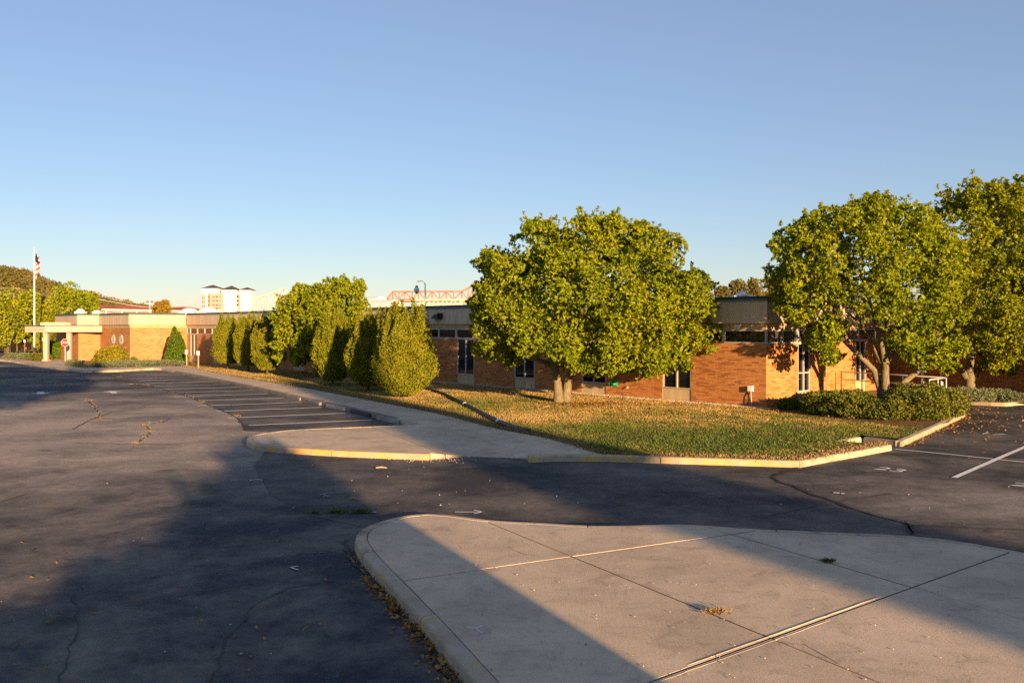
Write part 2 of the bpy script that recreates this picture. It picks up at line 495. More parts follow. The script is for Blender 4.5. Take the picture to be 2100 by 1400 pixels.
M['yew'] = foliage('yew_leaf', [(0.035, 0.055, 0.012), (0.085, 0.115, 0.016), (0.16, 0.175, 0.022), (0.24, 0.19, 0.03)], 0.2, 1.6)
M['arbor'] = foliage('thuja_leaf', [(0.06, 0.11, 0.012), (0.10, 0.17, 0.015), (0.14, 0.21, 0.018)], 0.2, 1.2)
M['forsy'] = foliage('yellow_shrub_leaf', [(0.06, 0.09, 0.012), (0.16, 0.17, 0.016), (0.34, 0.27, 0.02), (0.45, 0.32, 0.02)], 0.25, 1.5)
M['juniper'] = foliage('juniper_needle', [(0.10, 0.13, 0.075), (0.16, 0.19, 0.10), (0.25, 0.26, 0.13)], 0.15, 1.0)
M['far_green'] = foliage('far_leaf', [(0.055, 0.075, 0.025), (0.11, 0.12, 0.035), (0.17, 0.145, 0.04), (0.23, 0.135, 0.045)], 0.2, 0.035)
M['far_gold'] = foliage('golden_leaf', [(0.14, 0.10, 0.02), (0.27, 0.18, 0.025), (0.36, 0.22, 0.03)], 0.2, 0.2)
M['earth'] = plain('earth', (0.13, 0.11, 0.05), 0.95, 0.1, 0.3, 0.05)
M['hill'] = plain('hill_soil', (0.09, 0.075, 0.03), 0.95, 0.1, 0.3, 0.05)
M['flagred'] = plain('flag_red', (0.5, 0.03, 0.03), 0.8, 0.2, 0.1, 4)
M['flagwhite'] = plain('flag_white', (0.7, 0.68, 0.65), 0.8, 0.2, 0.05, 4)
M['flagblue'] = plain('flag_blue', (0.02, 0.03, 0.10), 0.8, 0.2, 0.1, 4)
M['seal'] = plain('seal_metal', (0.55, 0.52, 0.45), 0.5, 0.5, 0.1, 4)
M['seal_dark'] = plain('seal_dark', (0.14, 0.13, 0.13), 0.6, 0.3, 0.2, 4)

# ------------------------------------------------------------------ ground sheets
def sheet(name, pts, z, mat, kind='structure', parent=None):
    me = bpy.data.meshes.new(name)
    me.from_pydata([(p[0], p[1], z) for p in pts], [], [tuple(range(len(pts)))])
    bm = bmesh.new(); bm.from_mesh(me)
    bmesh.ops.triangulate(bm, faces=bm.faces)
    for f in bm.faces:
        if f.normal.z < 0: f.normal_flip()
    bm.to_mesh(me); bm.free()
    o = link(name, me, mat, parent)
    if kind and parent is None: o['kind'] = kind
    return o
sheet('ground', [(-3500, -300), (3500, -300), (3500, 4500), (-3500, 4500)], -0.03, M['earth'])
lot = sheet('parking_lot', [(-140, -60), (70, -60), (70, 60), (20, 75), (-20, 125), (-140, 125)], 0.0, M['asphalt'])
crack1 = [(1640, 956), (1610, 968), (1581, 980), (1600, 990), (1640, 1001), (1665, 1015), (1690, 1022), (1740, 1040), (1800, 1060), (1850, 1073), (1868, 1078), (1872, 1096)]
road = sheet('side_parking_area', [G(*p) for p in crack1] + [(9.5, 9.0), (40, 9.0), (48, 44), G(1900, 800)], 0.004, M['asphalt_dark'])
road2 = sheet('access_road', [G(548, 919), G(700, 931), G(910, 937), G(1240, 938), G(1640, 950)] + [G(*p) for p in crack1[1:]] + [G(1400, 1100), G(880, 1085), G(765, 1085), G(640, 1058), G(555, 1015), G(520, 955)], 0.004, M['asphalt_mid'])

sheet('stall_area', [G(*p) for p in [(228, 768), (265, 787), (310, 790), (358, 804), (393, 815), (428, 831), (463, 845), (487, 857), (506, 884), (560, 886), (800, 873), (868, 872), (560, 803), (365, 763), (330, 757)]], 0.004, M['asphalt_mid'])

def dens(pts, step=0.25, closed=False):
    """smooth curve through world points (Catmull-Rom), resampled"""
    P = [Vector(p) for p in pts]
    out = []
    n = len(P)
    for i in range(n - 1):
        p0, p1, p2, p3 = P[max(i - 1, 0)], P[i], P[i + 1], P[min(i + 2, n - 1)]
        k = max(1, int((p2 - p1).length / step))
        for j in range(k):
            t = j / k
            out.append(0.5 * ((2 * p1) + (p2 - p0) * t + (2 * p0 - 5 * p1 + 4 * p2 - p3) * t * t + (3 * p1 - p0 - 3 * p2 + p3) * t ** 3))
    out.append(P[-1])
    return out
def offset(pts, d):
    """shift a polyline sideways: positive = to the right of travel"""
    out = []
    for i, p in enumerate(pts):
        a = pts[max(i - 1, 0)]; b = pts[min(i + 1, len(pts) - 1)]
        t = Vector((b[0] - a[0], b[1] - a[1], 0)).normalized()
        out.append(Vector((p[0] + t.y * d, p[1] - t.x * d, p[2] if len(p) > 2 else 0)))
    return out
KP = [(0.0, 0.0), (0.006, 0.105), (0.014, 0.128), (0.03, 0.142), (0.05, 0.147), (0.16, 0.150), (0.166, 0.143), (0.166, 0.0)]
def kerb(pts, mat_fn, parent, side=1, stone=2.6, h=1.0, jit=0.004):
    """kerb stones swept along pts (outer top edge); inward is to the right when side=1"""
    acc = 0; start = 0; L = [0]
    for i in range(1, len(pts)): L.append(L[-1] + (Vector(pts[i]) - Vector(pts[i - 1])).length)
    nst = max(1, round(L[-1] / stone))
    offs = [offset(pts, side * d) for d, z in KP]
    def at(k, l):
        for i in range(1, len(L)):
            if L[i] >= l or i == len(L) - 1:
                t = (l - L[i - 1]) / max(L[i] - L[i - 1], 1e-6)
                return offs[k][i - 1].lerp(offs[k][i], min(max(t, 0), 1))
    for q in range(nst):
        l0, l1 = L[-1] * q / nst + 0.010, L[-1] * (q + 1) / nst - 0.010
        ls = [l0] + [l for l in L if l0 + 0.03 < l < l1 - 0.03] + [l1]
        dz = random.uniform(-jit, jit)
        vs = []
        for l in ls:
            for k, (d, z) in enumerate(KP):
                p = at(k, l)
                vs.append((p.x, p.y, (z * h + dz if z > 0 else 0.0)))
        n = len(KP)
        fs = [(i * n + k, i * n + k + 1, (i + 1) * n + k + 1, (i + 1) * n + k) for i in range(len(ls) - 1) for k in range(n - 1)]
        fs += [tuple(range(n)), tuple((len(ls) - 1) * n + k for k in range(n - 1, -1, -1))]
        MB().add(vs, fs).build('kerb_stone', mat_fn((l0 + l1) / 2 / L[-1]), parent)

def clip(poly, a, b, gap):
    """keep the part left of a->b, at least gap away"""
    d = Vector((b[0] - a[0], b[1] - a[1])).normalized()
    nrm = Vector((-d.y, d.x))
    f = lambda p: (p[0] - a[0]) * nrm.x + (p[1] - a[1]) * nrm.y - gap
    out = []
    for i in range(len(poly)):
        p, q = Vector(poly[i]), Vector(poly[(i + 1) % len(poly)])
        fp, fq = f(p), f(q)
        if fp >= 0: out.append(p)
        if (fp >= 0) != (fq >= 0): out.append(p.lerp(q, fp / (fp - fq)))
    return out
def area(p): return abs(sum(p[i][0] * p[(i + 1) % len(p)][1] - p[(i + 1) % len(p)][0] * p[i][1] for i in range(len(p)))) / 2
def slabs(poly, lines, parent, mat, zb=0.0, gap=0.011, name='concrete_slab', jit=0.003):
    cells = [poly]
    for a, b in lines:
        nx = []
        for c in cells:
            for q in (clip(c, a, b, gap), clip(c, b, a, gap)):
                if len(q) > 2 and area(q) > 0.02: nx.append(q)
        cells = nx
    for c in cells:
        dz = random.uniform(-jit, jit)
        MB().slab([(p[0], p[1], p[2] + dz) for p in c], zb).build(name, mat, parent, fix=True)

# ---- near concrete island
zk = 0.148
isl = struct('traffic_island')
edge1 = [(980, 1400), (923, 1334), (871, 1274), (806, 1203), (760, 1154), (736, 1124), (727, 1105), (730, 1093), (741, 1083), (760, 1074), (794, 1063), (828.6, 1055.7), (880, 1051), (928.6, 1054), (971, 1060), (1028.6, 1066), (1114, 1070), (1200, 1075), (1290, 1075), (1360, 1073), (1423, 1073.6), (1551, 1082), (1700, 1089), (1843, 1095), (1950, 1105.7), (2083, 1127), (2160, 1142), (2300, 1175)]
e1 = [G(x, y, zk) for x, y in edge1]
d0 = (e1[0] - e1[2]).normalized()
e1 = [e1[0] + d0 * 6.5, e1[0] + d0 * 3] + e1 + [Vector((11.5, 10.2, zk)), Vector((16, 8.0, zk))]
e1 = dens(e1, 0.2)
kerb(e1, lambda t: M['faded'] if t < 0.36 else M['kerb'], isl, 1, 2.7)
in1 = [Vector((p.x, p.y, 0.146)) for p in offset(e1, 0.176)]
poly1 = in1 + [Vector((16, 1.5, 0.146))]
def L2(a, b, z=0.146): return (G(a[0], a[1], z), G(b[0], b[1], z))
J = [L2((977, 1060), (1573, 1304)), L2((831, 1189), (1171, 1141)), L2((1333, 1397), (1869, 1204)), L2((1436, 1076), (1873, 1204))]
# the cross joint nearest the tip is built parallel to its neighbour
slabs(poly1, J, isl, M['concrete'])
sheet('joint_bed', poly1, 0.139, M['joint'], parent=isl)

for off_, a_, b_ in ((.05, (1420, 1366), (1815, 1224)), (-.045, (1335, 1396), (1700, 1266))):
    pa, pb = G(a_[0], a_[1], .15), G(b_[0], b_[1], .15)
    dv_ = (pb - pa).normalized(); nv_ = Vector((-dv_.y, dv_.x, 0))
    pts_ = [pa.lerp(pb, k / 24) + nv_ * (off_ + random.gauss(0, .003)) for k in range(25)]
    MB().tube([Vector((p.x, p.y, .1455)) for p in pts_], [.003] + [.0065] * 23 + [.003], 6).build('joint_edge', M['concrete'], isl, True)

# ---- concrete peninsula beside the stalls, with its yellow kerb
pen = struct('concrete_peninsula')
zp = 0.13
fr = [(866, 869), (800, 872), (700, 876), (600, 880.5), (545, 886.5), (515, 892), (505, 898), (507, 904), (525, 910), (560, 915), (630, 920), (700, 924), (800, 928), (880, 930.5)]
ef = dens([G(x, y, zk) for x, y in fr], 0.2)
def pen_mat(t): return M['kerb'] if t < 0.53 else M['yellow']
kerb(ef, pen_mat, pen, -1, 2.4)
inn = [Vector((p.x, p.y, 0.146)) for p in offset(ef, -0.176)]
ramp_ = [G(915, 931.5, 0.10), G(960, 934.5, 0.02), G(1060, 938, 0.02), G(1095, 936, 0.08)]
back = [(1236, 931), (1200, 920), (1157, 907), (1114, 896), (1057, 886), (1000, 874), (943, 858.6), (886, 845)]
poly2 = inn + ramp_ + [G(x, y, 0.146) for x, y in back] + [G(810, 858, 0.146)]
poly2 = [p for p in poly2]
slabs(poly2, [L2((871, 868.6), (1103, 928.6)), L2((763, 876), (923, 931)), L2((637, 883), (743, 917))], pen, M['concrete'])
sheet('joint_bed', poly2, 0.008, M['joint'], parent=pen)

# ---- sidewalk along the stalls and past the entrance
walk = struct('sidewalk')
front = [(0, 737.4), (34, 741), (57, 745.4), (91, 749.7), (120, 754), (150, 757.5), (180, 759.3), (229, 758.6), (279, 756), (315, 754.4), (330, 755), (365, 762), (415, 771), (470, 782), (560, 801.5), (640, 819), (720, 836.5), (810, 858)]
backp = [(0, 734.3), (40, 736.6), (70, 740), (89, 741.7), (110, 746), (140, 750), (180, 754.3), (242, 752.9), (304, 750.6), (335, 749.8), (352, 750), (378, 751.4), (409, 757), (440, 763.8), (520, 777.5), (640, 798), (740, 817), (886, 845)]
fw = [G(-150, 727, .146)] + [G(x, y, .146) for x, y in front]; bw = [G(-150, 724.5, .146)] + [G(x, y, .146) for x, y in backp]
fw = dens(fw, 0.5); bw = dens(bw, 0.5)
def resamp(pts, n):
    L = [0]
    for i in range(1, len(pts)): L.append(L[-1] + (pts[i] - pts[i - 1]).length)
    out = []; j = 1
    for k in range(n):
        l = L[-1] * k / (n - 1)
        while j < len(L) - 1 and L[j] < l: j += 1
        out.append(pts[j - 1].lerp(pts[j], (l - L[j - 1]) / max(L[j] - L[j - 1], 1e-6)))
    return out
NS = 62
fs_, bs_ = resamp(fw, NS), resamp(bw, NS)
fs_in = offset(fs_, -0.17)
for i in range(NS - 1):
    a, b, c, d = fs_in[i].lerp(fs_in[i + 1], 0.004), fs_in[i + 1].lerp(fs_in[i], 0.004), bs_[i + 1].lerp(bs_[i], 0.004), bs_[i].lerp(bs_[i + 1], 0.004)
    dz = random.uniform(-0.004, 0.004)
    MB().slab([(p.x, p.y, 0.146 + dz) for p in (a, b, c, d)], 0.0).build('concrete_slab', M['concrete'], walk)
kerb(fw, lambda t: M['darkkerb'] if t > 0.62 else M['kerb'], walk, -1, 3.0)
# entrance plaza
sheet('entrance_plaza', [G(89, 741.7, .14), G(110, 746, .14), G(140, 750, .14), G(172, 748, .14), G(165, 738, .14), G(100, 735, .14)], 0.141, M['concrete'])

# ---- lawn with its kerbs
lawn_edge = [G(x, y, .12) for x, y in backp] + [G(x, y, .12) for x, y in back[::-1][1:]]
kin = [(1245, 932), (1400, 936), (1560, 940), (1634, 942), (1700, 931), (1770, 919), (1800, 913), (1735, 905), (1767, 893), (1846, 901), (1890, 884), (1933, 865), (1958, 851), (1972, 846), (1966, 841)]
lawn_edge += [G(x, y, .12) for x, y in kin] + [G(1985, 824, .12), G(2100, 826, .12), Vector((30, 32, .12)), Vector((45, 40, .12)), Vector((45, 90, .12)), Vector((-40, 110, .12)), Vector((-52, 88, .12))]
lawn = sheet('lawn', lawn_edge, 0.13, M['lawn'])
sheet('far_lawn', [G(-300, 722), G(60, 722.5), G(110, 722.5), (-48, 104), (-48, 125), (-160, 125)], 0.13, M['lawn'])
lk = struct('lawn_kerb')
ka = dens([G(x, y, .14) for x, y in [(1085, 936), (1140, 934), (1243, 934.5), (1400, 939), (1560, 943.5), (1640, 946)]], .4)
for i, p in enumerate(ka[:6]): p.z = .14
kerb(ka, lambda t: M['yellow'], lk, -1, 2.6)
kb = dens([G(x, y, .14) for x, y in [(1641, 946), (1700, 935), (1770, 923), (1829, 912)]], .4)
kerb(kb, lambda t: M['kerb'], lk, -1, 2.6)
kc = dens([G(x, y, .14) for x, y in [(1850, 905), (1890, 887.5), (1933, 868), (1960, 855), (1977, 848), (1980, 844), (1969, 840)]], .3)
kerb(kc, lambda t: M['faded'], lk, -1, 3.2)
kd = [G(x, y, .14) for x, y in [(1722, 904.5), (1767, 896)]]
kerb(kd, lambda t: M['kerb'], lk, -1, 3)
ke = [G(x, y, .14) for x, y in [(1770, 896), (1846, 905)]]
kerb(ke, lambda t: M['darkkerb'], lk, -1, 3)
kf = dens([G(x, y, .14) for x, y in [(1975, 822), (2005, 823.5), (2060, 826), (2085, 824), (2140, 822), (2250, 824)]], .4)
kerb(kf, lambda t: M['faded'], lk, -1, 3)
sheet('drain_apron', [G(1722, 908), G(1770, 899), G(1846, 910), G(1832, 918)], 0.008, M['asphalt_dark'])

# ------------------------------------------------------------------ markings and cracks (children of the lot)
def strip(name, pts, w, mat, z=0.009, parent=lot, jag=0.0):
    pts = [Vector((p[0], p[1], 0)) for p in pts]
    if jag:
        q = []
        for i in range(len(pts) - 1):
            k = max(1, int((pts[i + 1] - pts[i]).length / 0.18))
            for j in range(k):
                p = pts[i].lerp(pts[i + 1], j / k)
                q.append(p + Vector((random.gauss(0, jag), random.gauss(0, jag), 0)))
        pts = q + [pts[-1]]
    ws = [w / 2 * (random.uniform(0.35, 1.4) if jag else 1) for _ in pts]
    l = [offset(pts, -ws[i])[i] for i in range(len(pts))] if len(pts) < 4 else None
    if l is None:
        o1, o2 = offset(pts, -1), offset(pts, 1)
        l = [p.lerp(a, ww) for p, a, ww in zip(pts, o1, ws)]; r = [p.lerp(a, ww) for p, a, ww in zip(pts, o2, ws)]
    else:
        r = [offset(pts, ws[i])[i] for i in range(len(pts))]
    n = len(pts)
    vs = [(p.x, p.y, z) for p in l] + [(p.x, p.y, z) for p in r]
    return MB().add(vs, [(i, n + i, n + i + 1, i + 1) for i in range(n - 1)]).build(name, mat, parent)
R0 = Vector((-4.65, 29.87, 0)); SV = Vector((-1.31, 2.30, 0)); LV = Vector((-3.52, -1.62, 0))
for k in range(15):
    a = R0 + SV * k
    strip('stall_line', [a, a + LV * random.uniform(0.97, 1.04)], 0.135, M['stall'])
strip('stall_line', [G(1836, 921), G(1960, 933), G(2140, 952)], 0.085, M['bright_line'], parent=road, z=0.010)
strip('stall_line', [G(1957, 980), G(2030, 948), G(2120, 909)], 0.12, M['bright_line'], parent=road, z=0.014)
lane = Vector((-0.495, 0.869, 0))
def arrow(c, d):
    d = Vector(d).normalized(); s = Vector((d.y, -d.x, 0))
    pts = [(0.95, 0), (0.05, -0.46), (0.05, -0.14), (-0.95, -0.14), (-0.95, 0.14), (0.05, 0.14), (0.05, 0.46)]
    vs = [c + d * a * 0.9 + s * b for a, b in pts]
    MB().add([(v.x, v.y, 0.009) for v in vs], [(0, 1, 6), (2, 3, 4, 5)]).build('lane_arrow', M['bright_line'], lot)
arrow(G(84, 806), -lane)
arrow(G(231, 804), lane)
strip('stop_bar', [G(-60, 751), G(70, 751.6)], 0.55, M['bright_line'])
strip('stop_bar', [G(141, 757.5), G(166, 756.8)], 0.35, M['line'])
for pts, wd in ((crack1, .075), ([(1868, 1078), (1960, 1082), (2110, 1088)], .04), ([(1850, 1070), (1864, 1085), (1872, 1094)], .05), ([(1800, 1060), (1860, 1062), (2100, 1074)], .012)):
    strip('asphalt_crack', [G(*p) for p in pts], wd, M['crack'], 0.016, road, .02)
for pts, wd in (([(230, 770), (265, 788), (310, 791), (358, 805), (393, 815.6), (428, 831), (463, 845), (487, 857), (504, 883)], .07),
                ([(150, 909), (272, 910.5), (372, 912)], .05), ([(278, 909.5), (303, 894), (310, 883), (296, 871), (331, 866), (350, 858)], .05),
                ([(178, 819), (191, 831), (204, 848), (204, 862)], .05), ([(380, 1057), (640, 1053), (760, 1050), (830, 1049)], .02),
                ([(95, 994), (155, 993)], .02), ([(230, 1120), (300, 1119)], .012),
                ([(714, 1106), (706, 1114), (714, 1134), (731, 1157), (777, 1206), (817, 1254), (837, 1283), (866, 1311), (886, 1343), (929, 1396)], .055)):
    strip('asphalt_crack', [G(*p) for p in pts], wd, M['crack'], 0.012, lot, .025)
M['scuff'] = plain('scuffed_asphalt', (0.085, 0.08, 0.08), 0.9, 0.2, 0.5, 14)
for pts, wd in (([(606, 1136), (660, 1133), (690, 1131)], .03), ([(0, 1030), (55, 1013)], .05), ([(150, 880), (182, 862), (230, 845)], .06), ([(1560, 1062), (1700, 1032), (1830, 1012)], .05)):
    strip('tyre_scuff', [G(*p) for p in pts], wd, M['scuff'], 0.011, lot if pts[0][0] < 900 else lot, .012)
for pts in ([(0, 1150), (90, 1146), (210, 1150), (330, 1143)], [(430, 1400), (470, 1310), (520, 1240), (600, 1205), (700, 1190)], [(120, 1400), (160, 1290), (150, 1215)], [(0, 860), (110, 853), (240, 858), (420, 850)]):
    strip('asphalt_crack', [G(*p) for p in pts], .014, M['crack'], 0.012, lot, .02)
for pts in ([(1560, 1300), (1600, 1318), (1650, 1322), (1722, 1362)], [(1873, 1205), (1905, 1212), (1932, 1222)], [(1040, 1121), (1072, 1136), (1110, 1141)]):
    strip('hairline_crack', [G(*p, .148) for p in pts], .006, M['joint'], 0.1525, isl, .006)
# survey paint strokes
for pts, wd, m in (([(595, 1165), (612, 1162)], .022, 'bright_line'), ([(595, 1165), (612, 1170)], .022, 'bright_line'),
                   ([(655, 1016), (672, 1012), (704, 1011)], .03, 'pink'), ([(658, 1014), (675, 1018), (662, 1020)], .03, 'pink'),
                   ([(717, 1052), (772, 1051)], .03, 'bright_line'), ([(933, 1051), (990, 1051)], .04, 'bright_line'), ([(972, 1047), (990, 1051), (972, 1054.5)], .035, 'bright_line'),
                   ([(512, 986), (525, 984), (538, 985)], .04, 'bright_line'), ([(1709, 1011), (1722, 1012)], .1, 'line'), ([(1725, 1013), (1732, 1013.5)], .1, 'line')):
    strip('survey_mark', [G(*p) for p in pts], wd, M[m], 0.016, lot)
for pts in ([(960, 1287), (976, 1289), (988, 1298)], [(974, 1289), (989, 1283)]):
    strip('survey_mark', [G(*p, .148) for p in pts], .012, M['bright_line'], 0.1545, isl)

_font_cache = {}
def text_mesh(body, size, thick=0.0):
    cu = bpy.data.curves.new('lettering', 'FONT')
    cu.body = body; cu.size = size; cu.extrude = thick; cu.align_x = 'CENTER'; cu.align_y = 'CENTER'
    o = bpy.data.objects.new('tmp', cu)
    COL.objects.link(o)
    dg = bpy.context.evaluated_depsgraph_get()
    me = bpy.data.meshes.new_from_object(o.evaluated_get(dg))
    bpy.data.objects.remove(o)
    return me
def ground_number(body, px, py, size):
    o = link('stall_number', text_mesh(body, size), M['bright_line'], road)
    c = G(px, py); o.location = (c.x, c.y, 0.012)
    a = G(1836, 921); b = G(2100, 947)
    o.rotation_euler = (0, 0, math.atan2(b.y - a.y, b.x - a.x))
    o.scale = (1.1, 1.0, 1)
ground_number('23', 1826, 963.5, .62)
ground_number('24', 2112, 997, .62)
ground_number('17', 2033, 890, .62)

# ------------------------------------------------------------------ school building
bld = thing('school_building', 'long low brick school building with tan fascia and green copper roof edge', 'building')
E1 = Vector((-0.6485, 0.7612, 0)); E2 = Vector((0.7612, 0.6485, 0))
N1 = Vector((-0.7612, -0.6485, 0)); N2 = Vector((0.6485, -0.7612, 0))      # outward normals
C0 = Vector((9.3, 33.0, 0))
ZB, ZT, ZFZ, ZF0, ZF1, ZC = 0.10, 2.46, 2.975, 3.215, 4.03, 4.21
BH, BL = 0.0585, 0.305
one_me = None
brick_cands = []
def wall(A, d, nrm, length, openings, real=(0, 0), uv=True, zt=ZT, zb=ZB):
    """wall from A along d; openings (t0,t1,z0,z1); bricks in relief for t in real"""
    ts = sorted({0.0, length, *[t for o in openings for t in o[:2]], *[min(max(r, 0), length) for r in real]})
    zs = sorted({zb, zt, *[z for o in openings for z in o[2:]]})
    inside = lambda t, z: any(o[0] < t < o[1] and o[2] < z < o[3] for o in openings)
    groups = {}
    for i in range(len(ts) - 1):
        for j in range(len(zs) - 1):
            t0, t1, z0, z1 = ts[i], ts[i + 1], zs[j], zs[j + 1]
            if t1 - t0 < 1e-4 or inside((t0 + t1) / 2, (z0 + z1) / 2): continue
            key = real[0] <= (t0 + t1) / 2 < real[1]
            groups.setdefault(key, []).append((t0, t1, z0, z1))
    for key, cells in groups.items():
        me = bpy.data.meshes.new('wall')
        vs, fs, uvs = [], [], []
        for t0, t1, z0, z1 in cells:
            n = len(vs)
            for t, z in ((t0, z0), (t1, z0), (t1, z1), (t0, z1)):
                p = A + d * t
                vs.append((p.x, p.y, z)); uvs.append((t, z))
            fs.append((n, n + 1, n + 2, n + 3))
        for o in openings:                                    # reveals
            if (real[0] <= (o[0] + o[1]) / 2 < real[1]) != key: continue
            for (ta, za), (tb, zb_) in (((o[0], o[2]), (o[0], o[3])), ((o[0], o[3]), (o[1], o[3])), ((o[1], o[3]), (o[1], o[2])), ((o[1], o[2]), (o[0], o[2]))):
                n = len(vs)
                for t, z, k in ((ta, za, 0), (tb, zb_, 0), (tb, zb_, 1), (ta, za, 1)):
                    p = A + d * t - nrm * 0.16 * k
                    vs.append((p.x, p.y, z)); uvs.append((t + k * .1, z))
                fs.append((n, n + 1, n + 2, n + 3))
        me.from_pydata(vs, [], fs)
        ul = me.uv_layers.new(name='UVMap')
        ul.data.foreach_set('uv', [c for f in fs for i in f for c in uvs[i]])
        link('wall', me, M['mortar'] if key else M['brick_far'], bld)
    if real[1] > real[0]:
        row = 0; z = zb
        while z + BH <= zt + 1e-6:
            t = real[0] - (BL / 2 if row % 2 else 0)
            while t < real[1]:
                a, b = max(t + .004, real[0]), min(t + BL - .004, real[1])
                segs = [(a, b)]
                for o in openings:
                    if o[2] < z + BH / 2 < o[3]:
                        ns = []
                        for s0, s1 in segs:
                            if s1 <= o[0] or s0 >= o[1]: ns.append((s0, s1)); continue
                            if s0 < o[0]: ns.append((s0, o[0]))
                            if s1 > o[1]: ns.append((o[1], s1))
                        segs = ns
                for s0, s1 in segs:
                    if s1 - s0 > .03: brick_cands.append((A, d, nrm, s0, s1, z + .004, z + BH - .004))
                t += BL
            z += BH; row += 1

WIN = [3.43 + 4.63 * k for k in range(12)]
LEN1 = 56.6
ops1 = [(t, t + 1.47, 0.60, ZT) for t in WIN] + [(t, t + 1.47, ZB, 0.60) for t in WIN]
wall(C0, E1, N1, LEN1, ops1, (0.0, 30.0))
wall(C0, E2, N2, 4.05, [(2.08, 2.92, 0.60, ZT), (2.08, 2.92, ZB, 0.60)], (0.0, 4.05))
CR = C0 + E2 * 4.05
wall(CR, -N2, E2, 2.0, [])
C2 = C0 - N2 * 2.0
wall(C2 + E2 * 4.05, E2, N2, 9.35, [(5.95, 6.85, 0.60, ZT), (5.95, 6.85, ZB, .60), (8.2, 8.85, .6, ZT), (8.2, 8.85, ZB, .6)], (0.0, 9.35))
CI = C2 + E2 * 13.4
wall(CI, -E1, N1, 12.0, [], (0.0, 8.5), zt=ZFZ)
# left end, stepping round to the entrance
CL = C0 + E1 * LEN1
wall(CL, -E2, N2, 4.65, [], zt=ZFZ)
CM = CL - E2 * 4.65
LM, LN = 8.0, 1.78
wall(CM, E1, N1, LM, [], zt=ZFZ)
CN = CM + E1 * LM
wall(CN, -E2, N2, LN, [], zt=ZFZ)
CQ = CN - E2 * LN
wall(CQ, E1, N1, 7.2, [], zt=ZFZ)
CZ = CQ + E1 * 7.2

# bricks: the 300 that show largest are separate parts, the rest one part
def seen_size(b):
    A, d, nrm, s0, s1, z0, z1 = b
    p = A + d * ((s0 + s1) / 2)
    x = 1050 + p.x / p.y * F; y = HY + (CH - z0) / p.y * F
    hidden = (x > 1600 and z0 < 1.0) or x > 1700 or (x < 1425 and y < 735)
    full = s1 - s0 > BL - .02
    return -1 if hidden or not full else (s1 - s0) * abs(d.x * 1.0 - d.y * p.x / p.y) / p.y
order = sorted(range(len(brick_cands)), key=lambda i: -seen_size(brick_cands[i]))
single = set(order[:300])
bm_me = MB().obox((0, 0, 0), (1, 0, 0), (0, 1, 0), (0, 0, 1), (BL - .008) / 2, .02, (BH - .008) / 2).mesh('brick')
bm_me.materials.append(M['brick_one'])
rest = MB()
for i, (A, d, nrm, s0, s1, z0, z1) in enumerate(brick_cands):
    pr = random.uniform(.006, .012)
    c = A + d * ((s0 + s1) / 2) + nrm * (pr - .02)
    c.z = (z0 + z1) / 2
    if i in single:
        o = bpy.data.objects.new('brick', bm_me); COL.objects.link(o)
        o.parent = bld; o.location = c; o.rotation_euler = (0, 0, math.atan2(d.y, d.x))
    else:
        h, k, q = d * ((s1 - s0) / 2), nrm * .02, Vector((0, 0, (z1 - z0) / 2))
        fr_ = [c + k - h - q, c + k + h - q, c + k + h + q, c + k - h + q]
        bk_ = [p - k * 1.4 for p in fr_]
        rest.add(fr_ + bk_, [(0, 1, 2, 3), (0, 4, 5, 1), (1, 5, 6, 2), (2, 6, 7, 3), (3, 7, 4, 0)])
tag(rest.build('brick', M['brick'], bld, fix=False), kind='stuff')

def framed(name, A, d, nrm, t0, t1, z0, z1, mat_f, mat_g, mull=(), trans=(), fw_=.055, depth=.07):
    """glass pane with its frame"""
    c = A + d * ((t0 + t1) / 2) - nrm * depth
    pane = MB().obox((c.x, c.y, (z0 + z1) / 2), d, nrm, (0, 0, 1), (t1 - t0) / 2, .008, (z1 - z0) / 2).build(name, mat_g, bld)
    fb = MB()
    cc = c + nrm * .035
    bz = Vector((0, 0, 1))
    def v(t, w=fw_):
        p = A + d * t - nrm * (depth - .035)
        fb.obox((p.x, p.y, (z0 + z1) / 2), d, nrm, bz, w / 2, .035, (z1 - z0) / 2)
    v(t0 + fw_ / 2); v(t1 - fw_ / 2)
    for t in mull: v(t, .06)
    for z in (z0 + fw_ / 2, z1 - fw_ / 2, *trans):
        p = cc
        fb.obox((p.x, p.y, z), d, nrm, bz, (t1 - t0) / 2 - fw_, .031, fw_ / 2)
    fb.build('frame', mat_f, pane)
    return pane
def panel(name, A, d, nrm, t0, t1, z0, z1, mat, out=.0, th=.06):
    c = A + d * ((t0 + t1) / 2) + nrm * (out - th / 2)
    return MB().obox((c.x, c.y, (z0 + z1) / 2), d, nrm, (0, 0, 1), (t1 - t0) / 2, th / 2, (z1 - z0) / 2).build(name, mat, bld)
for k, t in enumerate(WIN):
    framed('window', C0, E1, N1, t, t + 1.47, .60, ZT, M['alu'] if k else M['alu_tan'], M['glass'], (t + .735,))
    panel('spandrel_panel', C0, E1, N1, t + .004, t + 1.466, ZB, .594, M['tan'], -.02)
